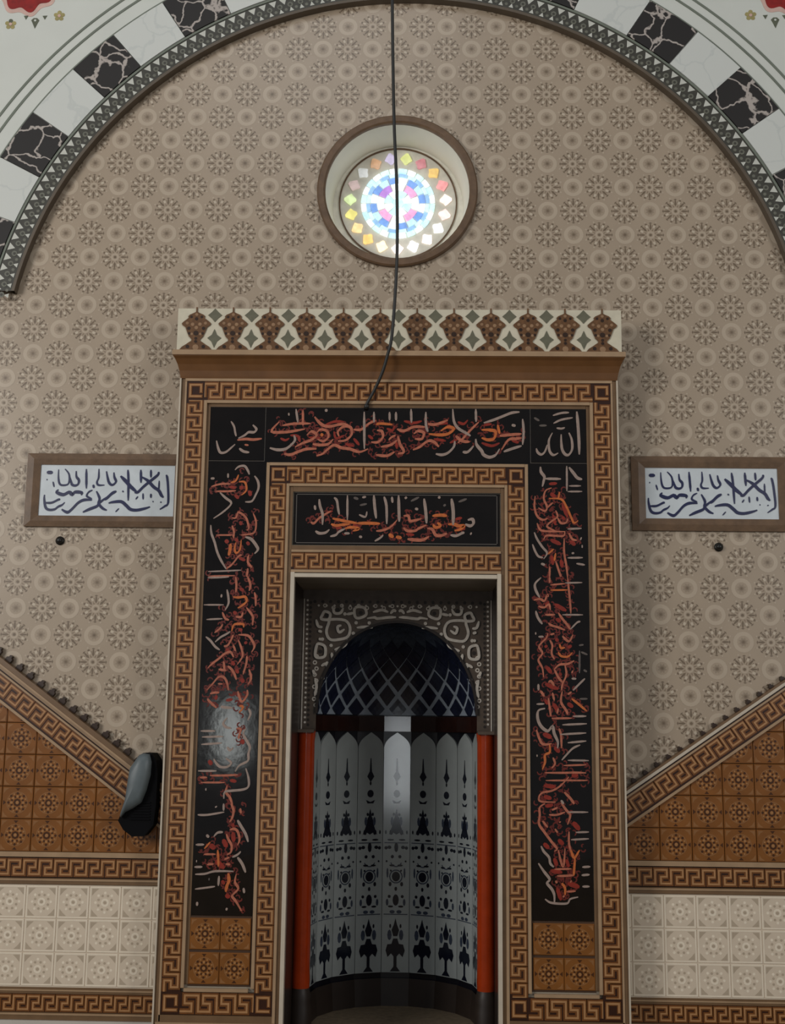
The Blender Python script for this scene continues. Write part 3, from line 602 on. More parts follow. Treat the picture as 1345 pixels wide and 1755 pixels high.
# painted corner ornaments on the plaster
for sx in (-1, 1):
    cx, cz = sx * 2.2, 5.875
    mb = MB()
    pts = lambda r, k: [(cx + (r + k * math.cos(9 * t)) * math.cos(t), cz + (r + k * math.cos(9 * t)) * math.sin(t) * 1.18) for t in [2 * math.pi * i / 90 for i in range(90)]]
    mb.poly(pts(0.196, .012), AY - .002, PAINT_P, yb=AY)
    mb.poly(pts(0.172, .014), AY - .004, PAINT_R, yb=AY)
    mb.star(cx, cz, .10, .05, 8, AY - .006, PAINT_P, yb=AY - .004)
    mb.disc(cx, cz, .04, AY - .008, PAINT_R, 12)
    mb.build('painted_medallion', upper)
    for fx, fz in ((2.282, 5.585), (2.0, 5.638)):
        mb = MB()
        x = sx * fx
        for k in range(5):
            a = R(90 + 72 * k)
            mb.disc(x + .021 * math.cos(a), fz + .021 * math.sin(a), .013, AY - .002, PAINT_Y if (k or fx < 2.1) else PAINT_G, 8, yb=AY)
        mb.disc(x, fz, .010, AY - .004, PAINT_P, 8)
        mb.build('painted_flower', upper)
    mb = MB()
    x, z = sx * 2.139, 5.602
    mb.poly([(x, z - .045), (x + .016, z - .008), (x + .024, z + .008), (x + .010, z + .022), (x - .010, z + .022), (x - .024, z + .008), (x - .016, z - .008)], AY - .002, PAINT_G, yb=AY)
    mb.disc(x, z + .006, .007, AY - .004, PLASTER, 8)
    mb.build('painted_bud', upper)
    for dx in (-.055, .055):
        mb = MB()
        mb.poly([(x + dx - .014, z + .036), (x + dx + .014, z + .038), (x + dx, z + .012)], AY - .002, PAINT_G, yb=AY)
        mb.build('painted_leaf', upper)

# ------------------------------------------------------------------ round stained-glass window
mb = MB()
prof = [(0.455, 0.0), (0.455, -0.022), (0.447, -0.030), (0.418, -0.030), (0.408, -0.022), (0.408, 0.004)]
n = 72
for i in range(n):
    b0, b1 = 2 * math.pi * i / n, 2 * math.pi * (i + 1) / n
    for (r0, y0), (r1, y1) in zip(prof, prof[1:]):
        mb.face([(WCX + r * math.cos(b), y, WCZ + r * math.sin(b)) for r, y, b in ((r0, y0, b0), (r0, y0, b1), (r1, y1, b1), (r1, y1, b0))], WOOD)
win = struct(mb.build('window_1'), 'round stained-glass window in a brown ring frame above the mihrab')
mb = MB()
prof = [(0.408, 0.0), (0.400, 0.04), (0.388, 0.12), (0.380, 0.21)]
for i in range(n):
    b0, b1 = 2 * math.pi * i / n, 2 * math.pi * (i + 1) / n
    for (r0, y0), (r1, y1) in zip(prof, prof[1:]):
        mb.face([(WCX + r * math.cos(b), y, WCZ + r * math.sin(b)) for r, y, b in ((r0, y0, b0), (r0, y0, b1), (r1, y1, b1), (r1, y1, b0))], REVEAL, True)
mb.build('reveal', win)
mb = MB()
GY = 0.202
gz = WCZ + 0.022
mb.disc(WCX, gz, 0.40, GY + .008, LEAD, 64)
mb.build('lead_lattice', win)
def panes(r0, r1, cols, gap, strength, rot=0.0, sub=4):
    k = len(cols)
    for i, c in enumerate(cols):
        st = strength
        if isinstance(c[0], tuple):
            c, st = c
        mb = MB()
        ga = math.degrees(gap / ((r0 + r1) / 2))
        mb.ring(WCX, gz, r0, r1, rot + 360 * i / k + ga, rot + 360 * (i + 1) / k - ga, sub, GY, glass_pane(c, st), yb=GY + .008)
        mb.build('pane', win)
W_, CY, BL, VI, PK = (236, 246, 250), (190, 226, 238), (120, 158, 220), (176, 130, 206), (226, 166, 206)
mb = MB(); mb.disc(WCX, gz, .030, GY, glass_pane((196, 232, 236), 1.0), 16, yb=GY + .008); mb.build('pane', win)
panes(.034, .078, [W_, CY] * 4, .004, .95, 0)
panes(.082, .122, [PK, W_, VI, W_, PK, W_, PK, W_], .005, .85, 22.5)
panes(.126, .160, [BL, CY, BL, W_] * 4, .004, .8, 0, 3)
panes(.164, .184, [(150, 190, 228), (206, 236, 244)] * 10, .004, .8, 0, 2)
panes(.188, .216, [W_, CY, W_, (200, 236, 232)] * 6, .004, 1.0, 0, 2)
# outer wreath, clockwise from the top as seen from the room
wreath = [((206, 212, 138), .8), ((196, 128, 134), .7), ((222, 186, 110), .9), ((222, 150, 150), .95), ((240, 222, 214), 1.2), ((236, 210, 206), 1.2),
          ((238, 240, 240), 1.4), ((246, 236, 232), 1.4), ((244, 244, 250), 1.5), ((250, 236, 236), 1.4), ((250, 226, 190), 1.3), ((240, 196, 120), 1.2), ((238, 206, 150), 1.15),
          ((226, 216, 130), 1.0), ((208, 226, 168), .95), ((196, 174, 170), .7), ((204, 206, 204), .7), ((206, 164, 128), .65), ((196, 186, 214), .7)]
k = len(wreath)
for i, (c, st) in enumerate(wreath):
    a = R(90 - 360 * (i + .5) / k)
    mb = MB()
    cx, cz = WCX + .280 * math.cos(a), gz + .280 * math.sin(a)
    ux, uz = math.cos(a), math.sin(a)
    pt = lambda u, v: (cx + u * ux - v * uz, cz + u * uz + v * ux)
    mb.poly([pt(-.034, -.006), pt(-.016, -.020), pt(-.004, -.036), pt(.014, -.024), pt(.036, -.006), pt(.036, .006), pt(.014, .024), pt(-.004, .036), pt(-.016, .020), pt(-.034, .006)], GY, glass_pane(c, st), yb=GY + .008)
    mb.build('pane', win)
mb = MB(); mb.ring(WCX, gz, .338, .346, 0, 360, 64, GY, WOOD, yb=GY + .008); mb.build('came_ring', win)

# ------------------------------------------------------------------ greek key bands
KEYPATH = [(0, 0), (0, 1), (.74, 1), (.74, .50), (.36, .50), (.36, 0), (1, 0)]
def key_units(mb, o, d, u, length, wd, y, flip=False, start_pad=0.0):
    """running meander along direction d with cross direction u, filling 'length'"""
    n = max(1, round(length / (wd * 0.84)))
    per = length / n
    h = wd
    P = []
    for i in range(n):
        for s_, v_ in KEYPATH[:-1]:
            s_ = (1 - s_) if flip else s_
            P.append((((n - 1 - i) if flip else i) * per + s_ * per, (0.15 + 0.70 * v_) * h))
    P.append(((0 if flip else n) * per, 0.15 * h))
    pt = lambda s_, v_: (o[0] + d[0] * s_ + u[0] * v_, o[1] + d[1] * s_ + u[1] * v_)
    m = len(P)
    for t, yy, mat in ((0.125 * h, y, KEY_M), (0.046 * h, y - .0016, KEY_L)):
        A, B = [], []
        for i in range(m):
            dirs = []
            if i > 0:
                dirs.append((P[i][0] - P[i - 1][0], P[i][1] - P[i - 1][1]))
            if i < m - 1:
                dirs.append((P[i + 1][0] - P[i][0], P[i + 1][1] - P[i][1]))
            ns = [(-c / math.hypot(a, c), a / math.hypot(a, c)) for a, c in dirs]
            nx, nz = ns[0]
            if len(ns) == 2 and abs(ns[0][0] * ns[1][0] + ns[0][1] * ns[1][1]) < .5:
                nx, nz = ns[0][0] + ns[1][0], ns[0][1] + ns[1][1]
            cl = lambda s_: min(length, max(0, s_))
            A.append(pt(cl(P[i][0] + nx * t), P[i][1] + nz * t)); B.append(pt(cl(P[i][0] - nx * t), P[i][1] - nz * t))
        for i in range(m - 1):
            mb.poly([A[i], A[i + 1], B[i + 1], B[i]], yy, mat)
            for p, q in ((A[i], A[i + 1]), (B[i + 1], B[i])):
                mb.face([(p[0], yy + .002, p[1]), (q[0], yy + .002, q[1]), (q[0], yy, q[1]), (p[0], yy, p[1])], mat)

def key_band(parent, x0, x1, z0, z1, y, yb, flip=False):
    """straight band: dark ground with the meander laid on it"""
    mb = MB()
    mb.box(x0, x1, z0, z1, y, KEY_D, yb)
    b = mb.build('key_border', parent)
    mk = MB()
    if x1 - x0 >= z1 - z0:
        key_units(mk, (x0, z0), (1, 0), (0, 1), x1 - x0, z1 - z0, y - .002, flip)
    else:
        key_units(mk, (x0, z1), (0, -1), (1, 0), z1 - z0, x1 - x0, y - .002, flip)
    place('key_ornament', mk.mesh('key_ornament'), b)
    return b

def key_corner(parent, x0, x1, z0, z1, y, yb):
    mb = MB()
    mb.box(x0, x1, z0, z1, y, KEY_D, yb)
    b = mb.build('key_corner', parent)
    w, h = x1 - x0, z1 - z0
    mk = MB()
    q = [(.80, .45), (.80, .80), (.20, .80), (.20, .20), (.80, .20)]
    q = [(x0 + a * w, z0 + c * h) for a, c in q]
    for t, yy, mat in ((.20 * w, y - .002, KEY_M), (.10 * w, y - .0036, KEY_L)):
        for k, (a, c) in enumerate(zip(q, q[1:])):
            e = .0003 * k
            mk.box(min(a[0], c[0]) - t / 2, max(a[0], c[0]) + t / 2, min(a[1], c[1]) - t / 2, max(a[1], c[1]) + t / 2, yy - e, mat, yy + .002)
    place('key_ornament', mk.mesh('key_ornament'), b)

def strip(parent, name, x0, x1, z0, z1, y, yb, mat):
    mb = MB()
    mb.slab([(x0, z0), (x1, z0), (x1, z1), (x0, z1)], y, mat, yb, b=.002)
    return mb.build(name, parent)

# ------------------------------------------------------------------ square tiles with printed rosettes
def brown_tile(mb, cx, cz, s, y, yb):
    h = s / 2
    mb.slab([(cx - h, cz - h), (cx + h, cz - h), (cx + h, cz + h), (cx - h, cz + h)], y, BROWN, yb, b=.0025)
    yy = y - .0006
    k_ = s / .162
    mb.ring(cx, cz, .052 * k_, .057 * k_, 0, 360, 16, yy, BROWN_M)
    for k in range(8):
        a = math.pi / 4 * k
        mb.disc(cx + .031 * k_ * math.cos(a), cz + .031 * k_ * math.sin(a), .0075 * k_, yy, BROWN_L, 8)
        a += math.pi / 8
        mb.disc(cx + .046 * k_ * math.cos(a), cz + .046 * k_ * math.sin(a), .0052 * k_, yy - .0003, BROWN_L, 6)
        mb.disc(cx + .031 * k_ * math.cos(a), cz + .031 * k_ * math.sin(a), .006 * k_, yy, BROWN_D, 6)
        a -= math.pi / 8
        mb.disc(cx + .047 * k_ * math.cos(a), cz + .047 * k_ * math.sin(a), .007 * k_, yy - .0003, BROWN_D, 6)
    mb.ring(cx, cz, .010 * k_, .020 * k_, 0, 360, 8, yy, BROWN_D)
    mb.disc(cx, cz, .009 * k_, yy, BROWN_L, 8)
    e = h - .007
    for sx in (-1, 1):
        for sz in (-1, 1):
            mb.poly([(cx + sx * e, cz + sz * e), (cx + sx * (e - .030 * k_), cz + sz * e), (cx + sx * (e - .012 * k_), cz + sz * (e - .012 * k_)), (cx + sx * e, cz + sz * (e - .030 * k_))], yy, BROWN_M)
        mb.poly([(cx + sx * e, cz - .012), (cx + sx * e, cz + .012), (cx + sx * (e - .014), cz)], yy, BROWN_D)
        mb.poly([(cx - .012, cz + sx * e), (cx + .012, cz + sx * e), (cx, cz + sx * (e - .014))], yy, BROWN_D)

def cream_tile(mb, cx, cz, s, y, yb):
    h = s / 2
    mb.slab([(cx - h, cz - h), (cx + h, cz - h), (cx + h, cz + h), (cx - h, cz + h)], y, CREAM, yb, b=.002)
    yy = y - .0006
    mb.ring(cx, cz, .011, .021, 0, 360, 10, yy, CREAM_L)
    mb.disc(cx, cz, .008, yy, CREAM_D, 8)
    for k in range(8):
        a = math.pi / 4 * k + math.pi / 8
        mb.disc(cx + .036 * math.cos(a), cz + .036 * math.sin(a), .0068, yy, CREAM_D, 6)
        a += math.pi / 8
        mb.disc(cx + .048 * math.cos(a), cz + .048 * math.sin(a), .0075, yy, CREAM_L, 6)
    for sx in (-1, 1):
        mb.box(*sorted((cx + sx * (h - .003), cx + sx * (h - .009))), cz - h + .003, cz + h - .003, yy, CREAM_L)
        mb.box(cx - h + .009, cx + h - .009, *sorted((cz + sx * (h - .003), cz + sx * (h - .009))), yy, CREAM_L)
    e = h - .013
    for sx in (-1, 1):
        for sz in (-1, 1):
            mb.poly([(cx + sx * e, cz + sz * e), (cx + sx * (e - .034), cz + sz * e), (cx + sx * (e - .016), cz + sz * (e - .016)), (cx + sx * e, cz + sz * (e - .034))], yy, CREAM_D)

# ------------------------------------------------------------------ the mihrab
F = -0.20                                 # its front plane
mih = thing('mihrab', 'tall brown and black tiled mihrab with calligraphy frame and deep arched niche', 'mihrab', (0, 0, 0))
YB = F + .016
for sx in (-1, 1):
    mb = MB()
    x0, x1 = (-1.165, -.545) if sx < 0 else (.545, 1.165)
    mb.box(x0, x1, .0, 3.412, YB, PIER, yb=.52)
    mb.build('pier', mih)
mb = MB(); mb.box(-.545, .545, 2.352, 3.412, YB, PIER, yb=.52); mb.build('lintel', mih)
mb = MB(); mb.box(-.545, .545, 2.352, 2.354, .50, PIER); 

for sx in (-1, 1):
    s = lambda a, b: (a, b) if sx > 0 else (-b, -a)
    # from the outside in
    strip(mih, 'edge_trim', *s(1.160, 1.168), .112, 3.412, F - .006, YB, TRIM_W)
    strip(mih, 'edge_trim', *s(1.140, 1.160), .112, 3.412, F + .004, YB, TRIM_D)
    strip(mih, 'edge_trim', *s(1.130, 1.140), .150, 3.398, F, YB, TRIM)
    key_band(mih, *s(1.034, 1.130), .292, 3.292, F + .003, YB, flip=sx > 0)
    key_corner(mih, *s(1.034, 1.130), 3.292, 3.398, F + .003, YB)
    key_corner(mih, *s(1.034, 1.130), .186, .292, F + .003, YB)
    strip(mih, 'edge_trim', *s(1.018, 1.034), .310, 3.292, F - .004, YB, TRIM)
    strip(mih, 'edge_trim', *s(1.000, 1.018), .326, 3.276, F + .0088, YB, TRIM_D)
    # inner frame of the niche
    strip(mih, 'edge_trim', *s(.672, .688), .310, 2.954, F - .004, YB, TRIM)
    key_band(mih, *s(.580, .672), .292, 2.842, F + .003, YB, flip=sx > 0)
    key_corner(mih, *s(.580, .672), 2.842, 2.938, F + .003, YB)
    key_corner(mih, *s(.580, .672), .186, .292, F + .003, YB)
    strip(mih, 'edge_trim', *s(.566, .580), .150, 2.842, F - .002, YB, TRIM)
    strip(mih, 'edge_trim', *s(.546, .566), .150, 2.828, F + .0068, YB, TRIM_D)
    strip(mih, 'opening_trim', *s(.526, .546), .012, 2.372, F - .006, YB + .03, TRIM_W)
    # foot of the pier
    key_band(mih, *s(.672, 1.034), .186, .292, F + .003, YB, flip=True)
    strip(mih, 'edge_trim', *s(.700, 1.018), .294, .310, F - .0048, YB, TRIM)
    strip(mih, 'edge_trim', *s(.566, 1.140), .150, .184, F, YB, TRIM_D)
    strip(mih, 'base_strip', *s(.546, 1.168), .0, .112, F - .010, YB, PLINTH)
    strip(mih, 'edge_trim', *s(.546, 1.152), .112, .150, F - .0028, YB, TRIM)
    # brown tiles under the inscription strip
    ground = strip(mih, 'tile_ground', *s(.690, 1.002), .318, .650, F + .011, YB, GROUT_D)
    for i in range(2):
        for j in range(2):
            cx = sx * (.696 + .076 + .152 * i); cz = .322 + .081 + .163 * j
            mt = MB(); brown_tile(mt, cx, cz, .150, F + .005, F + .011)
            place('square_tile', mt.mesh('square_tile'), mih)

strip(mih, 'edge_trim', -1.140, 1.140, 3.398, 3.412, F - .0008, YB, TRIM)
key_band(mih, -1.034, 1.034, 3.292, 3.398, F + .003, YB)
strip(mih, 'edge_trim', -1.018, 1.018, 3.276, 3.292, F - .0048, YB, TRIM)
strip(mih, 'edge_trim', -1.000, 1.000, 3.258, 3.276, F + .008, YB, TRIM_D)
strip(mih, 'edge_trim', -.672, .672, 2.938, 2.954, F - .0048, YB, TRIM)
key_band(mih, -.580, .580, 2.842, 2.938, F + .003, YB)
strip(mih, 'edge_trim', -.566, .566, 2.828, 2.842, F - .0028, YB, TRIM)
strip(mih, 'edge_trim', -.546, .546, 2.800, 2.828, F + .006, YB, TRIM_D)
strip(mih, 'edge_trim', -.546, .546, 2.490, 2.514, F + .006, YB, TRIM_D)
strip(mih, 'edge_trim', -.546, .546, 2.478, 2.490, F - .002, YB, TRIM)
key_band(mih, -.546, .546, 2.386, 2.478, F + .003, YB)
strip(mih, 'edge_trim', -.546, .546, 2.372, 2.386, F, YB, TRIM)
strip(mih, 'opening_trim', -.526, .526, 2.346, 2.366, F - .0068, YB + .03, TRIM_W)

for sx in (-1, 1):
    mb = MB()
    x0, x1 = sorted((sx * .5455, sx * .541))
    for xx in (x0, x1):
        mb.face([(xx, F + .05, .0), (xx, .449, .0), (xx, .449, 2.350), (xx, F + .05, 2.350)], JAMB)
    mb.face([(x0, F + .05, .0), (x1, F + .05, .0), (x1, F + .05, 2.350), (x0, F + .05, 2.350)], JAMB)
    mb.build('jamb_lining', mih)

# black tile fields with their calligraphy
LM = {'g': LET_G, 'd': LET_D, 'c': LET_C, 'o': LET_O, 'r': LET_R, 'b': LET_B}
def strokes(key, y, dx=0.0, dz=0.0, wk=1.0, lim=None):
    mb = MB()
    rnd = random.Random(len(key) * 7 + 3)
    order = {'r': 0, 'd': 1, 'c': 2, 'o': 3, 'g': 4, 'b': 2}
    for i, s in enumerate(STROKES[key].split(';')):
        h, *q = s.split()
        v = [int(t) / 1000 for t in q]
        pts = [(v[j] + dx, v[j + 1] + dz) for j in range(0, len(v), 2)]
        k = order[h[0]]
        yy = y - .0006 * k - .00002 * i
        mb.ribbon(pts, int(h[1:]) / 10000 * wk * (0.95 if h[0] in 'gco' else 1.0), yy, LM[h[0]], yb=y + .001)
        if h[0] in 'co' and key != 'medL':     # dark red scrollwork behind the letters
            for p in pts:
                for _ in range(3):
                    cx, cz = p[0] + rnd.uniform(-.022, .022), p[1] + rnd.uniform(-.022, .022)
                    if lim:
                        cx = min(lim[1] - .022, max(lim[0] + .022, cx)); cz = min(lim[3] - .022, max(lim[2] + .022, cz))
                    a0, r_ = rnd.uniform(0, 6.28), rnd.uniform(.010, .018)
                    mb.ribbon([(cx + r_ * (1 - .12 * k) * math.cos(a0 + .8 * k), cz + r_ * (1 - .12 * k) * math.sin(a0 + .8 * k)) for k in range(5)], .0072, y - .0001 - .0000015 * len(mb.f) % .0004, LET_S, yb=y + .001, nib=None, sub=2)
    return mb
for nm, key, x0, x1, z0, z1 in (('inscription_tile', 'medL', -.998, -.706, 2.966, 3.256), ('inscription_tile', 'top', -.702, .702, 2.958, 3.256),
                                ('inscription_tile', 'medR', .706, .998, 2.966, 3.256), ('inscription_tile', 'left', -.998, -.692, .652, 2.962),
                                ('inscription_tile', 'right', .692, .998, .652, 2.962), ('inscription_tile', 'mid', -.540, .540, 2.518, 2.796)):
    mb = MB()
    mb.slab([(x0, z0), (x1, z0), (x1, z1), (x0, z1)], F + .008, BLACKT, YB, b=.002)
    t = mb.build(nm, mih)
    place('lettering', strokes(key, F + .0070, lim=(x0, x1, z0, z1)).mesh('lettering'), t)['kind'] = 'stuff'
mb = MB()
mb.box(-1.0, 1.0, 2.954, 3.258, F + .012, JOINT, YB)
mb.build('joint_bed', mih)
mb = MB()
for sx in (-1, 1):
    for (z0, z1) in ((2.530, 2.534), (2.780, 2.784)):
        pass
mb.box(-.528, .528, 2.526, 2.530, F + .0072, JOINT, F + .008); mb.box(-.528, .528, 2.784, 2.788, F + .0072, JOINT, F + .008)
mb.box(-.528, -.524, 2.526, 2.788, F + .0072, JOINT, F + .008); mb.box(.524, .528, 2.526, 2.788, F + .0072, JOINT, F + .008)
mb.build('panel_line', mih)

# cornice and crest
mb = MB()
prof = [(0.0, 3.412), (0.004, 3.424), (0.012, 3.452), (0.026, 3.484), (0.044, 3.510), (0.058, 3.522), (0.058, 3.526)]
def ring_at(k, z):
    return [(-1.165 - k * .6, .0, z), (-1.165 - k * .6, F - k, z), (1.165 + k * .6, F - k, z), (1.165 + k * .6, .0, z)]
for (k0, z0), (k1, z1) in zip(prof, prof[1:]):
    a, b = ring_at(k0, z0), ring_at(k1, z1)
    for i in range(3):
        mb.face([a[i], a[i + 1], b[i + 1], b[i]], CORNICE)
cor = mb.build('cornice', mih)
mb = MB()
a, b = ring_at(.064, 3.526), ring_at(.064, 3.553)
for i in range(3):
    mb.face([a[i], a[i + 1], b[i + 1], b[i]], TRIM)
mb.face(b, TRIM); mb.face(a[::-1], TRIM)
mb.build('fillet', cor)
CY_ = F - .012
mb = MB()
mb.box(-1.192, 1.192, 3.545, 3.800, CY_, CREAM_C, yb=CY_ + .04, back=True)
mb.face([(-1.192, CY_, 3.80), (1.192, CY_, 3.80), (1.192, CY_ + .04, 3.80), (-1.192, CY_ + .04, 3.80)], CREAM_C)
crest = mb.build('crest_panel', mih)
hw = [(0, 12), (70, 12), (85, 16), (105, 55), (130, 110), (160, 138), (190, 130), (205, 150), (250, 205), (285, 240), (315, 228), (350, 178), (430, 150), (510, 118), (560, 72), (590, 74), (610, 108), (650, 160), (690, 222), (740, 262), (790, 300), (800, 300)]
kx = .000330; kz = .000322
mp = MB()
outl = [(w_ * kx, -h_ * kz) for h_, w_ in hw]
mp.poly([(-a, b) for a, b in outl] + outl[::-1], -.006, PALM, yb=0.0)
for (x, z, r, mat) in ((0, 205, 30, PALM_D), (85, 172, 24, PALM_D), (-85, 172, 24, PALM_D), (0, 455, 44, PALM_D), (120, 370, 30, PALM_D), (-120, 370, 30, PALM_D),
                       (60, 300, 30, PALM_L), (-60, 300, 30, PALM_L), (150, 280, 26, PALM_L), (-150, 280, 26, PALM_L), (0, 130, 26, PALM_L), (0, 360, 30, PALM_L), (70, 470, 22, PALM_L), (-70, 470, 22, PALM_L),
                       (0, 700, 50, PALM_L), (130, 690, 32, PALM_D), (-130, 690, 32, PALM_D), (200, 765, 26, PALM_D), (-200, 765, 26, PALM_D), (70, 765, 26, PALM_D), (-70, 765, 26, PALM_D), (110, 460, 24, PALM_D), (-110, 460, 24, PALM_D), (0, 545, 26, PALM_D), (0, 600, 26, PALM_D)):
    mp.disc(x * kx, -z * kz, r * kx, -.0068, mat, 8, yb=-.006)
mp = mp.mesh('palmette')
md = MB(); md.star(0, 0, .038, .025, 4, -.003, CREST_G, 0, yb=0.0); md = md.mesh('crest_diamond')
ml = MB(); ml.poly([(0, .050), (.014, .018), (.038, 0), (.015, -.020), (0, -.054), (-.015, -.020), (-.038, 0), (-.014, .018)], -.003, CREST_G, yb=0.0); ml = ml.mesh('crest_diamond')
for i in range(12):
    x = -1.090 + .1982 * i
    place('palmette', mp, crest, (x, CY_, 3.806))
for i in range(11):
    x = -.991 + .1982 * i
    place('crest_diamond', md, crest, (x, CY_, 3.762))
    place('crest_diamond', ml, crest, (x, CY_, 3.634))

# niche: spandrel, half dome, columns, panels
NY, NR = 0.47, 0.465
SY = 0.45
mb = MB()
archp = [(.452 * math.cos(math.pi * i / 48), 1.655 + .520 * math.sin(math.pi * i / 48)) for i in range(49)]
for i in range(48):
    (x0, z0), (x1, z1) = archp[i], archp[i + 1]
    mb.poly([(x0, z0), (x0, 2.46), (x1, 2.46), (x1, z1)], SY, SPAND)
    mb.face([(x0, SY, z0), (x1, SY, z1), (x1, SY + .04, z1), (x0, SY + .04, z0)], SPAND)
for sx in (-1, 1):
    mb.box(*sorted((sx * .452, sx * .546)), 1.556, 2.46, SY, SPAND)
spd = mb.build('spandrel', mih)
SPL = [[-379, 2182, -299, 2178, -269, 2137, -281, 2086, -331, 2069, -381, 2069, -403, 2110, -391, 2161], [-280, 2070, -296, 2036, -330, 2019, -355, 2011],
       [-426, 2211, -434, 2185, -392, 2182, -384, 2215, -414, 2228], [-368, 2253, -359, 2220, -325, 2220, -309, 2250], [-449, 2118, -428, 2110], [-446, 2072, -431, 2068],
       [-456, 2034, -463, 1976, -437, 1964, -408, 1977, -409, 2027, -439, 2043], [-371, 1994, -362, 1952], [-428, 1918, -403, 1931, -390, 1910],
       [-242, 2250, -191, 2251, -178, 2213, -215, 2192, -241, 2200], [-231, 2137, -177, 2142, -139, 2138], [-140, 2226, -90, 2239, -52, 2227],
       [-173, 2190, -131, 2196, -114, 2190, -60, 2196, -30, 2198, -8, 2198], [-40, 2218, -22, 2238, -8, 2230], [-463, 2181, -450, 2143, -425, 2139], [-474, 1897, -464, 1868],
       [-291, 2212, -249, 2221], [-462, 1850, -452, 1800, -462, 1750], [-300, 2128, -330, 2110, -340, 2140, -318, 2150]]
mb = MB()
for k_, q in enumerate(SPL):
    pts = [(q[j] / 1000, q[j + 1] / 1000) for j in range(0, len(q), 2)]
    cl = len(pts) >= 5 and math.hypot(pts[0][0] - pts[-1][0], pts[0][1] - pts[-1][1]) < .06
    for sx in (1, -1):
        mb.ribbon([(sx * a, b) for a, b in pts], .0155, SY - .008 - .0006 * (k_ % 8), SPAND_L, yb=SY, nib=None, closed=cl, taper=not cl)
for sx in (1, -1):                         # small buds between the scrolls
    for k in range(9):
        mb.ring(sx * (.455 + .010 * (k % 2)), 1.70 + .034 * k, .006, .013, 0, 360, 8, SY - .004, SPAND_L, yb=SY)
    for k in range(9):
        mb.ring(sx * (.030 + .048 * k), 2.262 - .012 * (k % 2), .006, .012, 0, 360, 8, SY - .0035, SPAND_L, yb=SY)
    for (x, z) in ((.340, 2.000), (.395, 1.935), (.250, 2.105), (.160, 2.165), (.235, 2.165), (.425, 2.070), (.300, 2.215), (.418, 1.850), (.375, 2.035)):
        mb.disc(sx * x, z, .010, SY - .005, SPAND_L, 8, yb=SY)
    for (x, z) in ((.336, 2.125), (.418, 2.030), (.436, 2.000), (.210, 2.222), (.404, 2.205), (.342, 2.238)):
        mb.disc(sx * x, z, .012, SY - .002, SPAND_D, 8, yb=SY)
mb.build('arabesque', spd)
mb = MB()
for i in range(48):
    (x0, z0), (x1, z1) = archp[i], archp[i + 1]
    f = lambda x, z, k: (x * k, 1.655 + (z - 1.655) * k)
    q = [f(x0, z0, .982), f(x0, z0, 1.010), f(x1, z1, 1.010), f(x1, z1, .982)]
    mb.poly(q, SY - .014, SPAND_D)
    for u, v in ((q[0], q[3]), (q[1], q[2])):
        mb.face([(u[0], SY + .02, u[1]), (v[0], SY + .02, v[1]), (v[0], SY - .014, v[1]), (u[0], SY - .014, u[1])], SPAND_D)
mb.build('arch_rim', spd)
mb = MB()
for i in range(22):
    x = -.4725 + .045 * i
    mb.disc(x, 2.284, .010, SY - .002, SPAND_D, 6, yb=SY)
    if i < 21:
        mb.disc(x + .0225, 2.262, .007, SY - .003, SPAND_L, 6, yb=SY)
for sx in (-1, 1):
    for j in range(26):
        z = 1.59 + .0275 * j
        mb.disc(sx * .496, z, .009, SY - .002, SPAND_D, 6, yb=SY)
        mb.disc(sx * .514, z + .0137, .007, SY - .002, SPAND_L, 6, yb=SY)
    mb.box(*sorted((sx * .530, sx * .536)), 1.56, 2.30, SY - .004, SPAND_L, SY)
db = mb.build('bead_border', spd); db['kind'] = 'stuff'

def dome_pt(th, ph, k=1.0):
    return (NR * k * math.cos(th) * math.cos(ph), NY + NR * k * math.sin(th) * math.cos(ph), 1.652 + .524 * k * math.sin(ph))
mb = MB()
for i in range(44):
    for j in range(20):
        t0, t1 = math.pi * i / 44, math.pi * (i + 1) / 44
        p0, p1 = math.pi / 2 * j / 20, math.pi / 2 * (j + 1) / 20
        mb.face([dome_pt(t0, p0), dome_pt(t0, p1), dome_pt(t1, p1), dome_pt(t1, p0)], DOME_B, True)
dome = mb.build('half_dome', mih)
NC = 11
row, ph = 0, 4.0
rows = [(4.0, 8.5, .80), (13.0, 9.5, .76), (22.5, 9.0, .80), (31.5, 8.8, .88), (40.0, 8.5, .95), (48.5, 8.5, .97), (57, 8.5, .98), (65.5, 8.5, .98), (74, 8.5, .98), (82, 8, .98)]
for r_i, (pc, ph_h, ins) in enumerate(rows):
    for c_i in range(NC + 1):
        tc = 180 / NC * (c_i + (0.5 if r_i % 2 == 0 else 0.0))
        tw = 90 / NC
        if tc > 180:
            continue
        mb = MB()
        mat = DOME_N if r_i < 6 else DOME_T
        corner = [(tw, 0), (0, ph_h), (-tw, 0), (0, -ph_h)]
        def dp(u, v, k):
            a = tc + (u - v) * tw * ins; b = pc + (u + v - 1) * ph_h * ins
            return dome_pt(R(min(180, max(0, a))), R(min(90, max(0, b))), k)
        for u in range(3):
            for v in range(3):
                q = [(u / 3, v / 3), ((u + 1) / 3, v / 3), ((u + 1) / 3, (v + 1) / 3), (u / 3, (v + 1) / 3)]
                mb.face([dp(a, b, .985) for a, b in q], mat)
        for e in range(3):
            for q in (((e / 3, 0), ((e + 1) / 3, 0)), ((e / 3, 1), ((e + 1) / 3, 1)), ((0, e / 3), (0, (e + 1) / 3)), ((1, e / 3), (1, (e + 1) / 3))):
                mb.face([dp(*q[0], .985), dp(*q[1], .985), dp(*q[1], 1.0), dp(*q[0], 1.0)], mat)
        mb.build('lozenge', dome)

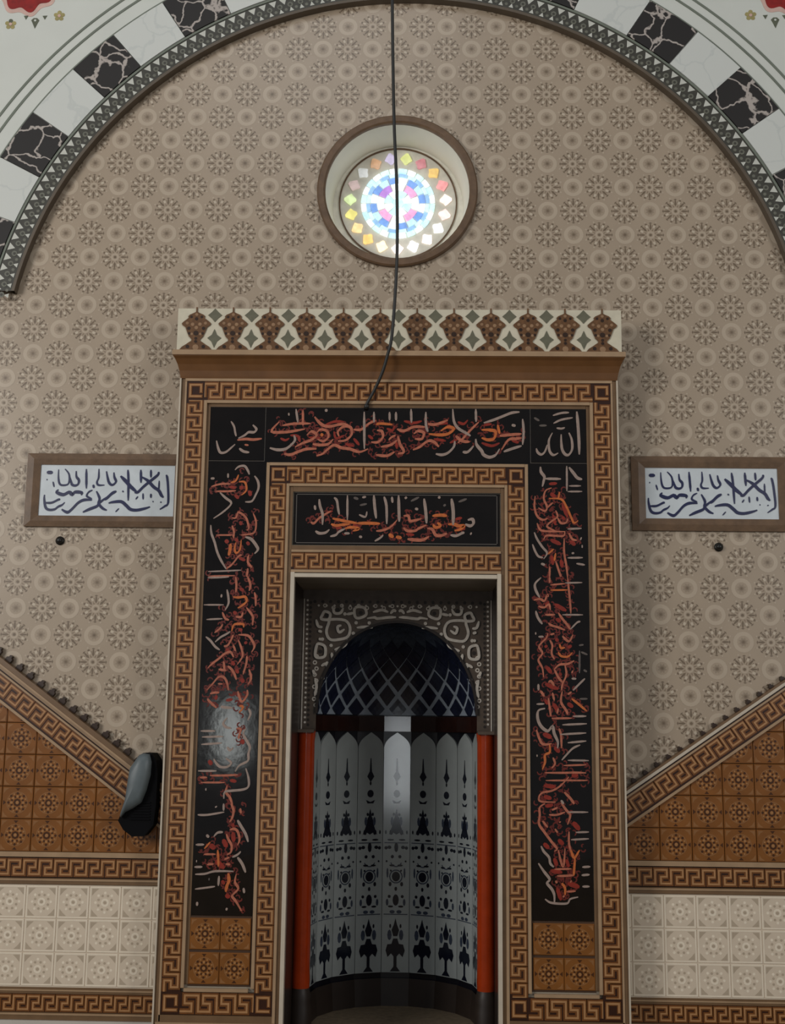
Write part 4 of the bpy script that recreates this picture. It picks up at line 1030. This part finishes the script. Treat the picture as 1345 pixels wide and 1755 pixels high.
# nine-sided niche wall
NP = 9
def facet_ring(r, z0, z1, mat, r1=None):
    mb = MB()
    r1 = r1 or r
    for k in range(NP):
        a0, a1 = math.pi * k / NP, math.pi * (k + 1) / NP
        mb.face([(r * math.cos(a0), NY + r * math.sin(a0), z0), (r1 * math.cos(a0), NY + r1 * math.sin(a0), z1), (r1 * math.cos(a1), NY + r1 * math.sin(a1), z1), (r * math.cos(a1), NY + r * math.sin(a1), z0)], mat)
    return mb
facet_ring(.475, .0, 1.66, NAVY).build('niche_wall', mih)
mbb = facet_ring(.455, 1.556, 1.645, BAND_R)
for k in range(NP):
    a0, a1 = math.pi * k / NP, math.pi * (k + 1) / NP
    for z in (1.556, 1.645):
        mbb.face([(.455 * math.cos(a0), NY + .455 * math.sin(a0), z), (.475 * math.cos(a0), NY + .475 * math.sin(a0), z), (.475 * math.cos(a1), NY + .475 * math.sin(a1), z), (.455 * math.cos(a1), NY + .455 * math.sin(a1), z)], BAND_R)
mbb.build('niche_band', mih)
mbb = facet_ring(.450, .0, .150, COLBASE, .462)
mbb.build('niche_base', mih)
pw = .0785
mp = MB()
op = [(-pw, .182), (pw, .182), (pw, 1.452)]
for k in range(1, 8):
    t = k / 8
    op.append((pw * (1 - t ** 2.3), 1.452 + .096 * t))
op.append((0, 1.550))
op += [(-a, b) for a, b in op[3:-1][::-1]] + [(-pw, 1.452)]
mp.poly(op, 0, PANEL, yb=.012)
mp = mp.mesh('niche_panel')
mo = MB()
zz = lambda py: 1.55 - (py - 1255) * .003315
yv = -.0012
mo.poly([(-.0025, zz(1301)), (.0025, zz(1301)), (.007, zz(1324)), (-.007, zz(1324))], yv, PRINT)
mo.poly([(-.044, zz(1434)), (-.026, zz(1420)), (-.014, zz(1404)), (.014, zz(1404)), (.026, zz(1420)), (.044, zz(1434)), (.022, zz(1430)), (0, zz(1434)), (-.022, zz(1430))], yv + .0003, PRINT)
mo.poly([(0, zz(1320)), (.022, zz(1333)), (0, zz(1343)), (-.022, zz(1333))], yv - .0001, PRINT)
mo.disc(0, zz(1332), .015, yv, PRINT, 12, rz=.020); mo.disc(0, zz(1345), .006, yv, PRINT, 8, rz=.012)
mo.disc(0, zz(1363), .020, yv, PRINT, 12, rz=.022)
mo.poly([(-.028, zz(1374)), (-.018, zz(1380)), (.018, zz(1380)), (.028, zz(1374)), (0, zz(1377.5))], yv, PRINT)
mo.poly([(0, zz(1389)), (.010, zz(1400)), (.010, zz(1408)), (.018, zz(1418)), (.020, zz(1424)), (-.020, zz(1424)), (-.018, zz(1418)), (-.010, zz(1408)), (-.010, zz(1400))], yv, PRINT)
for sx in (-1, 1):
    D = lambda x, py, r, rz=None: mo.disc(sx * x, zz(py), r, yv, PRINT, 8, rz=rz)
    D(.016, 1399, .007, .010); D(.030, 1430, .011, .016); D(.034, 1443, .020, .0055); D(.040, 1456, .012, .010); D(.060, 1457, .010, .010)
    D(.022, 1472, .010); D(.024, 1487, .016, .006); D(.034, 1519, .009, .013); D(.038, 1540, .009); D(.030, 1557, .016, .006); D(.056, 1480, .006); D(.062, 1430, .005, .012)
    D(.030, 1590, .006, .012); D(.030, 1496, .006)
mo.disc(0, zz(1456), .012, yv, PRINT, 8, rz=.028); mo.disc(0, zz(1506), .024, yv, PRINT, 14, rz=.028)
mo.disc(0, zz(1546), .018, yv, PRINT, 12, rz=.032); mo.disc(0, zz(1527), .008, yv, PRINT, 8, rz=.012)
mo.poly([(0, zz(1577)), (.010, zz(1588)), (.022, zz(1597)), (.012, zz(1607)), (-.012, zz(1607)), (-.022, zz(1597)), (-.010, zz(1588))], yv, PRINT)
mo.poly([(-.012, zz(1611)), (.012, zz(1611)), (.022, zz(1620)), (.046, zz(1621)), (.056, zz(1631)), (.044, zz(1642)), (.024, zz(1636)), (.009, zz(1641)), (-.009, zz(1641)), (-.024, zz(1636)), (-.044, zz(1642)), (-.056, zz(1631)), (-.046, zz(1621)), (-.022, zz(1620))], yv - .0002, PRINT)
for sx in (-1, 1):
    mo.disc(sx * .034, zz(1605), .013, yv, PRINT2, 8, rz=.030); mo.disc(sx * .026, zz(1411), .009, yv, PRINT2, 8, rz=.026); mo.disc(sx * .050, zz(1500), .006, yv, PRINT2, 8, rz=.030)
    mo.disc(sx * .020, zz(1566), .016, yv, PRINT2, 8, rz=.010); mo.disc(sx * .050, zz(1550), .008, yv, PRINT2, 8, rz=.020)
mo.ring(0, zz(1506), .033, .040, 0, 360, 14, yv, PRINT2)
mo.ring(0, zz(1479), .030, .036, 200, 340, 8, yv, PRINT2)
mo.box(-.070, .070, zz(1571), zz(1569.5), yv, PRINT2); mo.box(-.070, .070, zz(1449), zz(1447.5), yv, PRINT2)
mo.poly([(-.009, zz(1640)), (.009, zz(1640)), (.009, zz(1658)), (.030, zz(1666)), (-.030, zz(1666)), (-.009, zz(1658))], yv, PRINT)
mo = mo.mesh('panel_print')
ap = .462 * math.cos(math.pi / 2 / NP)
for k in range(NP):
    th = math.pi * (k + .5) / NP
    p = place('niche_panel', mp, mih, (ap * math.cos(th), NY + ap * math.sin(th), 0), th - math.pi / 2)
    pp = place('panel_print', mo, p)
    pp['kind'] = 'stuff'
for sx in (-1, 1):
    mb = MB()
    mb.lathe([(.047, .20), (.049, .24), (.047, .30), (.046, 1.50), (.049, 1.53), (.050, 1.556)], sx * .497, .395, RED, 28)
    c = mb.build('column', mih)
    mb = MB()
    mb.lathe([(.062, .0), (.062, .10), (.056, .13), (.058, .16), (.050, .185), (.047, .20)], sx * .497, .395, COLBASE, 24)
    mb.build('column_base', c)
    mb = MB()
    mb.box(*sorted((sx * .4525, sx * .545)), 1.548, 1.566, .33, SPAND, yb=.45)
    mb.face([(sx * .4525, .33, 1.548), (sx * .545, .33, 1.548), (sx * .545, .45, 1.548), (sx * .4525, .45, 1.548)], SPAND)
    mb.face([(sx * .4525, .33, 1.566), (sx * .545, .33, 1.566), (sx * .545, .45, 1.566), (sx * .4525, .45, 1.566)], SPAND)
    mb.build('column_cap', c)

# ------------------------------------------------------------------ tiled dados either side
P_ = .1635
def dado(side):
    lab = ('brown and cream wall tiles left of the mihrab under a wide toothed sloping rail' if side < 0 else
           'brown and cream wall tiles right of the mihrab under a thin sloping rail')
    d = thing('tiled_dado', lab, 'wall tiles', (side * 1.9, 0, 0), 'sloping tiled dados')
    XE = 2.86
    X0 = 1.170
    s = lambda a, b: (a, b) if side > 0 else (-b, -a)
    sl = -0.7235 if side < 0 else 0.677
    rz = lambda x: rail_z(side, x)
    n = math.hypot(1, sl)
    y0 = -.03
    low = .203 if side < 0 else .205          # vertical drop from the upper line to the lower one
    # ground plate
    mb = MB()
    mb.poly([(side * X0, .0), (side * XE, .0), (side * XE, rz(side * XE) - .02), (side * X0, rz(side * X0) - .02)], y0, GROUT_D, yb=0)
    mb.build('tile_bed', d)
    # brown tiles
    mt = MB(); brown_tile(mt, 0, 0, P_ - .003, -.040, y0); full = mt.mesh('square_tile')
    h = (-sl / n, 1 / n, (rz(0) - low) / n)    # keep below the rail
    for i in range(11):
        for j in range(9):
            cx = side * ((1.2165 if side < 0 else 1.198) - P_ / 2 + P_ * i); cz = .930 + P_ / 2 + P_ * j
            ds = [h[0] * (cx + a * P_ / 2) + h[1] * (cz + b * P_ / 2) - h[2] for a in (-1, 1) for b in (-1, 1)]
            if min(ds) > -.012 or abs(cx) > XE - .05:
                continue
            edge = abs(cx) - P_ / 2 < X0
            if max(ds) <= 0 and not edge:
                place('square_tile', full, d, (cx, 0, cz))
            else:
                mt = MB(); mt.clip = ([h] if max(ds) > 0 else []) + ([(-side, 0, -X0)] if edge else [])
                brown_tile(mt, cx, cz, P_ - .003, -.040, y0)
                place('square_tile', mt.mesh('square_tile'), d)
    # cream tiles
    mt = MB(); cream_tile(mt, 0, 0, .1622, -.040, -.0375); full = mt.mesh('cream_tile')
    strip(d, 'tile_bed', *s(X0, XE), .268, .768, -.0375, y0, GROUT_L)
    for i in range(11):
        for j in range(3):
            cx = side * ((1.224 if side < 0 else 1.208) - .0815 + .163 * i); cz = .2735 + .082 + .164 * j
            if abs(cx) < XE - .06 and abs(cx) - .082 >= X0:
                place('cream_tile', full, d, (cx, 0, cz))
            elif abs(cx) < X0 + .09:
                me_ = MB(); me_.clip = [(-side, 0, -X0)]
                cream_tile(me_, cx, cz, .1622, -.040, -.0375)
                place('cream_tile', me_.mesh('cream_tile'), d)
    # horizontal bands
    for z0, z1, mat, y in ((.905, .930, TRIM, -.045), (.770, .801, TRIM_D, -.044), (.240, .270, TRIM_D, -.044), (.114, .150, TRIM_D, -.044)):
        strip(d, 'edge_trim', *s(X0, XE), z0, z1, y, y0, mat)
    for z0, z1 in ((.788, .796), (.252, .259), (.138, .146)):
        strip(d, 'edge_line', *s(X0, XE), z0, z1, -.047, y0, TRIM)
    key_band(d, *s(X0, XE), .805, .901, -.042, y0)
    key_band(d, *s(X0, XE), .151, .239, -.042, y0)
    strip(d, 'base_strip', *s(X0, XE + .5), .0, .113, -.055, 0, PLINTH)
    # sloping rail, built along the slope
    dx, dz = (1 / n, sl / n)
    ux, uz = (-sl / n, 1 / n)
    xa, xb = sorted((side * (X0 - .13), side * XE))
    L_ = (xb - xa) * n
    P0 = (xa, rz(xa))
    def bar(v0, v1, y, yb, mat, name='rail_trim'):
        mb = MB()
        pt = lambda s_, v_: (P0[0] + dx * s_ + ux * v_, P0[1] + dz * s_ + uz * v_)
        mb.slab([pt(0, v0), pt(L_, v0), pt(L_, v1), pt(0, v1)], y, mat, yb, b=.003)
        return mb.build(name, d)
    lo = -low / n
    bar(lo, lo + .013, -.052, y0, TRIM)
    bar(lo + .013, lo + .020, -.046, y0, KEY_D)
    mb = MB()
    pt = lambda s_, v_: (P0[0] + dx * s_ + ux * v_, P0[1] + dz * s_ + uz * v_)
    kb0, kb1 = lo + .020, lo + .118
    mb.poly([pt(0, kb0), pt(L_, kb0), pt(L_, kb1), pt(0, kb1)], -.046, KEY_D, yb=y0)
    b = mb.build('key_border', d)
    mk = MB()
    key_units(mk, pt(0, kb0), (dx, dz), (ux, uz), L_, kb1 - kb0, -.048)
    place('key_ornament', mk.mesh('key_ornament'), b)
    bar(kb1, kb1 + .010, -.054, y0, TRIM)
    bar(kb1 + .010, kb1 + .018, -.046, y0, KEY_D)
    bar(kb1 + .018, kb1 + .032, -.056, y0, TRIM_W if side > 0 else TRIM)
    if side < 0:
        bar(kb1 + .032, kb1 + .066, -.066, 0, TRIM_D, 'rail_cap')
        bar(kb1 + .032, kb1 + .041, -.070, 0, TRIM)
        v0, th, tw = kb1 + .066, .036, .034
    else:
        bar(kb1 + .032, kb1 + .042, -.050, 0, TRIM_D, 'rail_cap')
        v0, th, tw = kb1 + .042, .022, .024
    mt = MB()
    step = .0735 if side < 0 else .0728
    q = [(-tw / 2, 0), (tw / 2, 0), (tw / 2, th * .55), (tw / 4, th * .7), (tw / 5, th), (-tw / 5, th), (-tw / 4, th * .7), (-tw / 2, th * .55)]
    mt.poly([(dx * a + ux * b_, dz * a + uz * b_) for a, b_ in q], -.03, PALM_D, yb=0)
    tm = mt.mesh('rail_tooth')
    k = 0
    while .02 + k * step < L_:
        c = pt(.02 + k * step, v0)
        if abs(c[0]) > X0 + .02:
            place('rail_tooth', tm, d, (c[0], 0, c[1]))
        k += 1
dado(-1); dado(1)

# ------------------------------------------------------------------ framed calligraphy signs
def sign(x0, x1, px0, px1, z0, z1, pz0, pz1, label, dx, dz):
    t = thing('calligraphy_sign', label, 'sign', ((x0 + x1) / 2, 0, z0), 'white calligraphy signs')
    mb = MB()
    o = [(x0, z0), (x1, z0), (x1, z1), (x0, z1)]
    i_ = [(px0, pz0), (px1, pz0), (px1, pz1), (px0, pz1)]
    m_ = [((a[0] * .5 + b[0] * .5), (a[1] * .5 + b[1] * .5)) for a, b in zip(o, i_)]
    for k in range(4):
        j = (k + 1) % 4
        mb.face([(o[k][0], 0, o[k][1]), (o[j][0], 0, o[j][1]), (o[j][0], -.018, o[j][1]), (o[k][0], -.018, o[k][1])], WOOD)
        mb.face([(o[k][0], -.018, o[k][1]), (o[j][0], -.018, o[j][1]), (m_[j][0], -.026, m_[j][1]), (m_[k][0], -.026, m_[k][1])], WOOD)
        mb.face([(m_[k][0], -.026, m_[k][1]), (m_[j][0], -.026, m_[j][1]), (i_[j][0], -.018, i_[j][1]), (i_[k][0], -.018, i_[k][1])], WOOD)
        mb.face([(i_[k][0], -.018, i_[k][1]), (i_[j][0], -.018, i_[j][1]), (i_[j][0], -.010, i_[j][1]), (i_[k][0], -.010, i_[k][1])], WOOD)
    mb.build('sign_frame', t)
    mb = MB()
    mb.box(px0 - .002, px1 + .002, pz0 - .002, pz1 + .002, -.013, SIGN_W, yb=-.002)
    p = mb.build('sign_panel', t)
    place('lettering', strokes('sign', -.0142, dx, dz, 1.22).mesh('lettering'), p)['kind'] = 'stuff'
sign(-2.023, -1.172, -1.948, -1.212, 2.631, 3.036, 2.691, 2.973, 'white sign with blue calligraphy in brown frame, right end tucked behind the mihrab', 0, .003)
sign(1.262, 2.122, 1.336, 2.046, 2.637, 3.044, 2.703, 2.981, 'white sign with blue calligraphy in full brown frame, right of the mihrab', 3.272, .012)

# ------------------------------------------------------------------ small black knobs under the signs
for x, z, lab in ((-1.823, 2.555, 'small round black peg on the wall under the left sign'), (1.721, 2.552, 'small round black peg on the wall under the right sign')):
    t = thing('wall_peg', lab, 'peg', (x, 0, z), 'black wall pegs')
    prof = [(.024, 0), (.024, -.006), (.017, -.010), (.015, -.022), (.009, -.028), (.0, -.029)]
    for nm, pr in (('rosette', prof[:3]), ('peg_head', prof[2:])):
        mb = MB()
        for i in range(20):
            b0, b1 = 2 * math.pi * i / 20, 2 * math.pi * (i + 1) / 20
            for (r0, y0), (r1, y1) in zip(pr, pr[1:]):
                mb.face([(x + r * math.cos(b), y, z + r * math.sin(b)) for r, y, b in ((r0, y0, b0), (r0, y0, b1), (r1, y1, b1), (r1, y1, b0))], KNOB, True)
        mb.build(nm, t)

# ------------------------------------------------------------------ grey-blue wall speaker beside the mihrab
sp = thing('wall_speaker', 'grey-blue and black wall speaker between the left sloping rail and the mihrab', 'speaker', (-1.28, 0, 1.08))
def px(x, y):                              # speaker outline, in metres about its base
    return (-1.348 + (x - 430) * .000324 - .004, 1.405 - (y - 288) * .000324)
body = [px(560, 235), px(640, 185), px(770, 190), px(850, 300), px(880, 520), px(875, 1000), px(850, 1290), px(715, 1460), px(520, 1470), px(380, 1370), px(290, 1230), px(350, 1080), px(420, 700), px(450, 420)]
mb = MB()
cx = sum(a for a, _ in body) / len(body); cz = sum(b for _, b in body) / len(body)
mb.poly(body, -.145, SPK_B, yb=0)
mb.build('body', sp)
cov = [px(590, 215), px(650, 190), px(745, 205), px(780, 320), px(775, 520), px(720, 760), px(650, 950), px(520, 1040), px(400, 1100), px(345, 1180), px(330, 1150), px(400, 900), px(425, 620), px(450, 420)]
mb = MB()
N_ = len(cov)
cx = sum(a for a, _ in cov) / N_; cz = sum(b for _, b in cov) / N_
lev = [(1.0, -.140), (1.0, -.165), (.90, -.182), (.62, -.192), (.0, -.196)]
for (k0, y0), (k1, y1) in zip(lev, lev[1:]):
    for i in range(N_):
        a, b = cov[i], cov[(i + 1) % N_]
        f = lambda p, k, y: (cx + (p[0] - cx) * k, y, cz + (p[1] - cz) * k)
        mb.face([f(b, k0, y0), f(a, k0, y0), f(a, k1, y1), f(b, k1, y1)] if k1 > 0 else [f(b, k0, y0), f(a, k0, y0), f(a, k1, y1)], SPK_G, True)
mb.build('front_cover', sp)
mb = MB()
for k in range(7):
    z = 1.105 + .014 * k
    mb.box(-1.335 + .006 * k, -1.235, z, z + .005, -.151, SPK_B, yb=-.145)
mb.build('grille', sp)
mb = MB()
mb.box(-1.31, -1.24, 1.18, 1.34, -.01, SPK_B, yb=.0)
mb.build('bracket', sp)

# ------------------------------------------------------------------ cable hanging in front of wall and window
ct = [(-.075, -.56, 7.15), (-.060, -.53, 6.2), (-.049, -.50, 5.443), (-.033, -.45, 4.792), (-.013, -.42, 4.375), (-.010, -.38, 3.999), (-.031, -.32, 3.634), (-.055, -.292, 3.52), (-.083, -.262, 3.431), (-.123, -.228, 3.348), (-.158, -.214, 3.285), (-.166, -.204, 3.262)]
pts = []
for i in range(len(ct) - 1):
    p0 = Vector(ct[max(0, i - 1)]); p1 = Vector(ct[i]); p2 = Vector(ct[i + 1]); p3 = Vector(ct[min(len(ct) - 1, i + 2)])
    for k in range(6):
        t = k / 6
        pts.append(0.5 * (2 * p1 + (p2 - p0) * t + (2 * p0 - 5 * p1 + 4 * p2 - p3) * t * t + (3 * p1 - p0 - 3 * p2 + p3) * t ** 3))
pts.append(Vector(ct[-1]))
cb = thing('hanging_cable', 'thin black cable hanging past the round window to the mihrab top', 'cable', ct[-1])
mb = MB(); mb.tube(pts, .0085, CABLE, 10); mb.build('cord', cb)
mb = MB(); mb.tube([(-.163, -.208, 3.272), (-.168, -.196, 3.252)], .013, CABLE, 10); mb.build('cable_clip', cb)
for o in bpy.data.objects:
    if '_at' in o.keys():
        del o['_at']
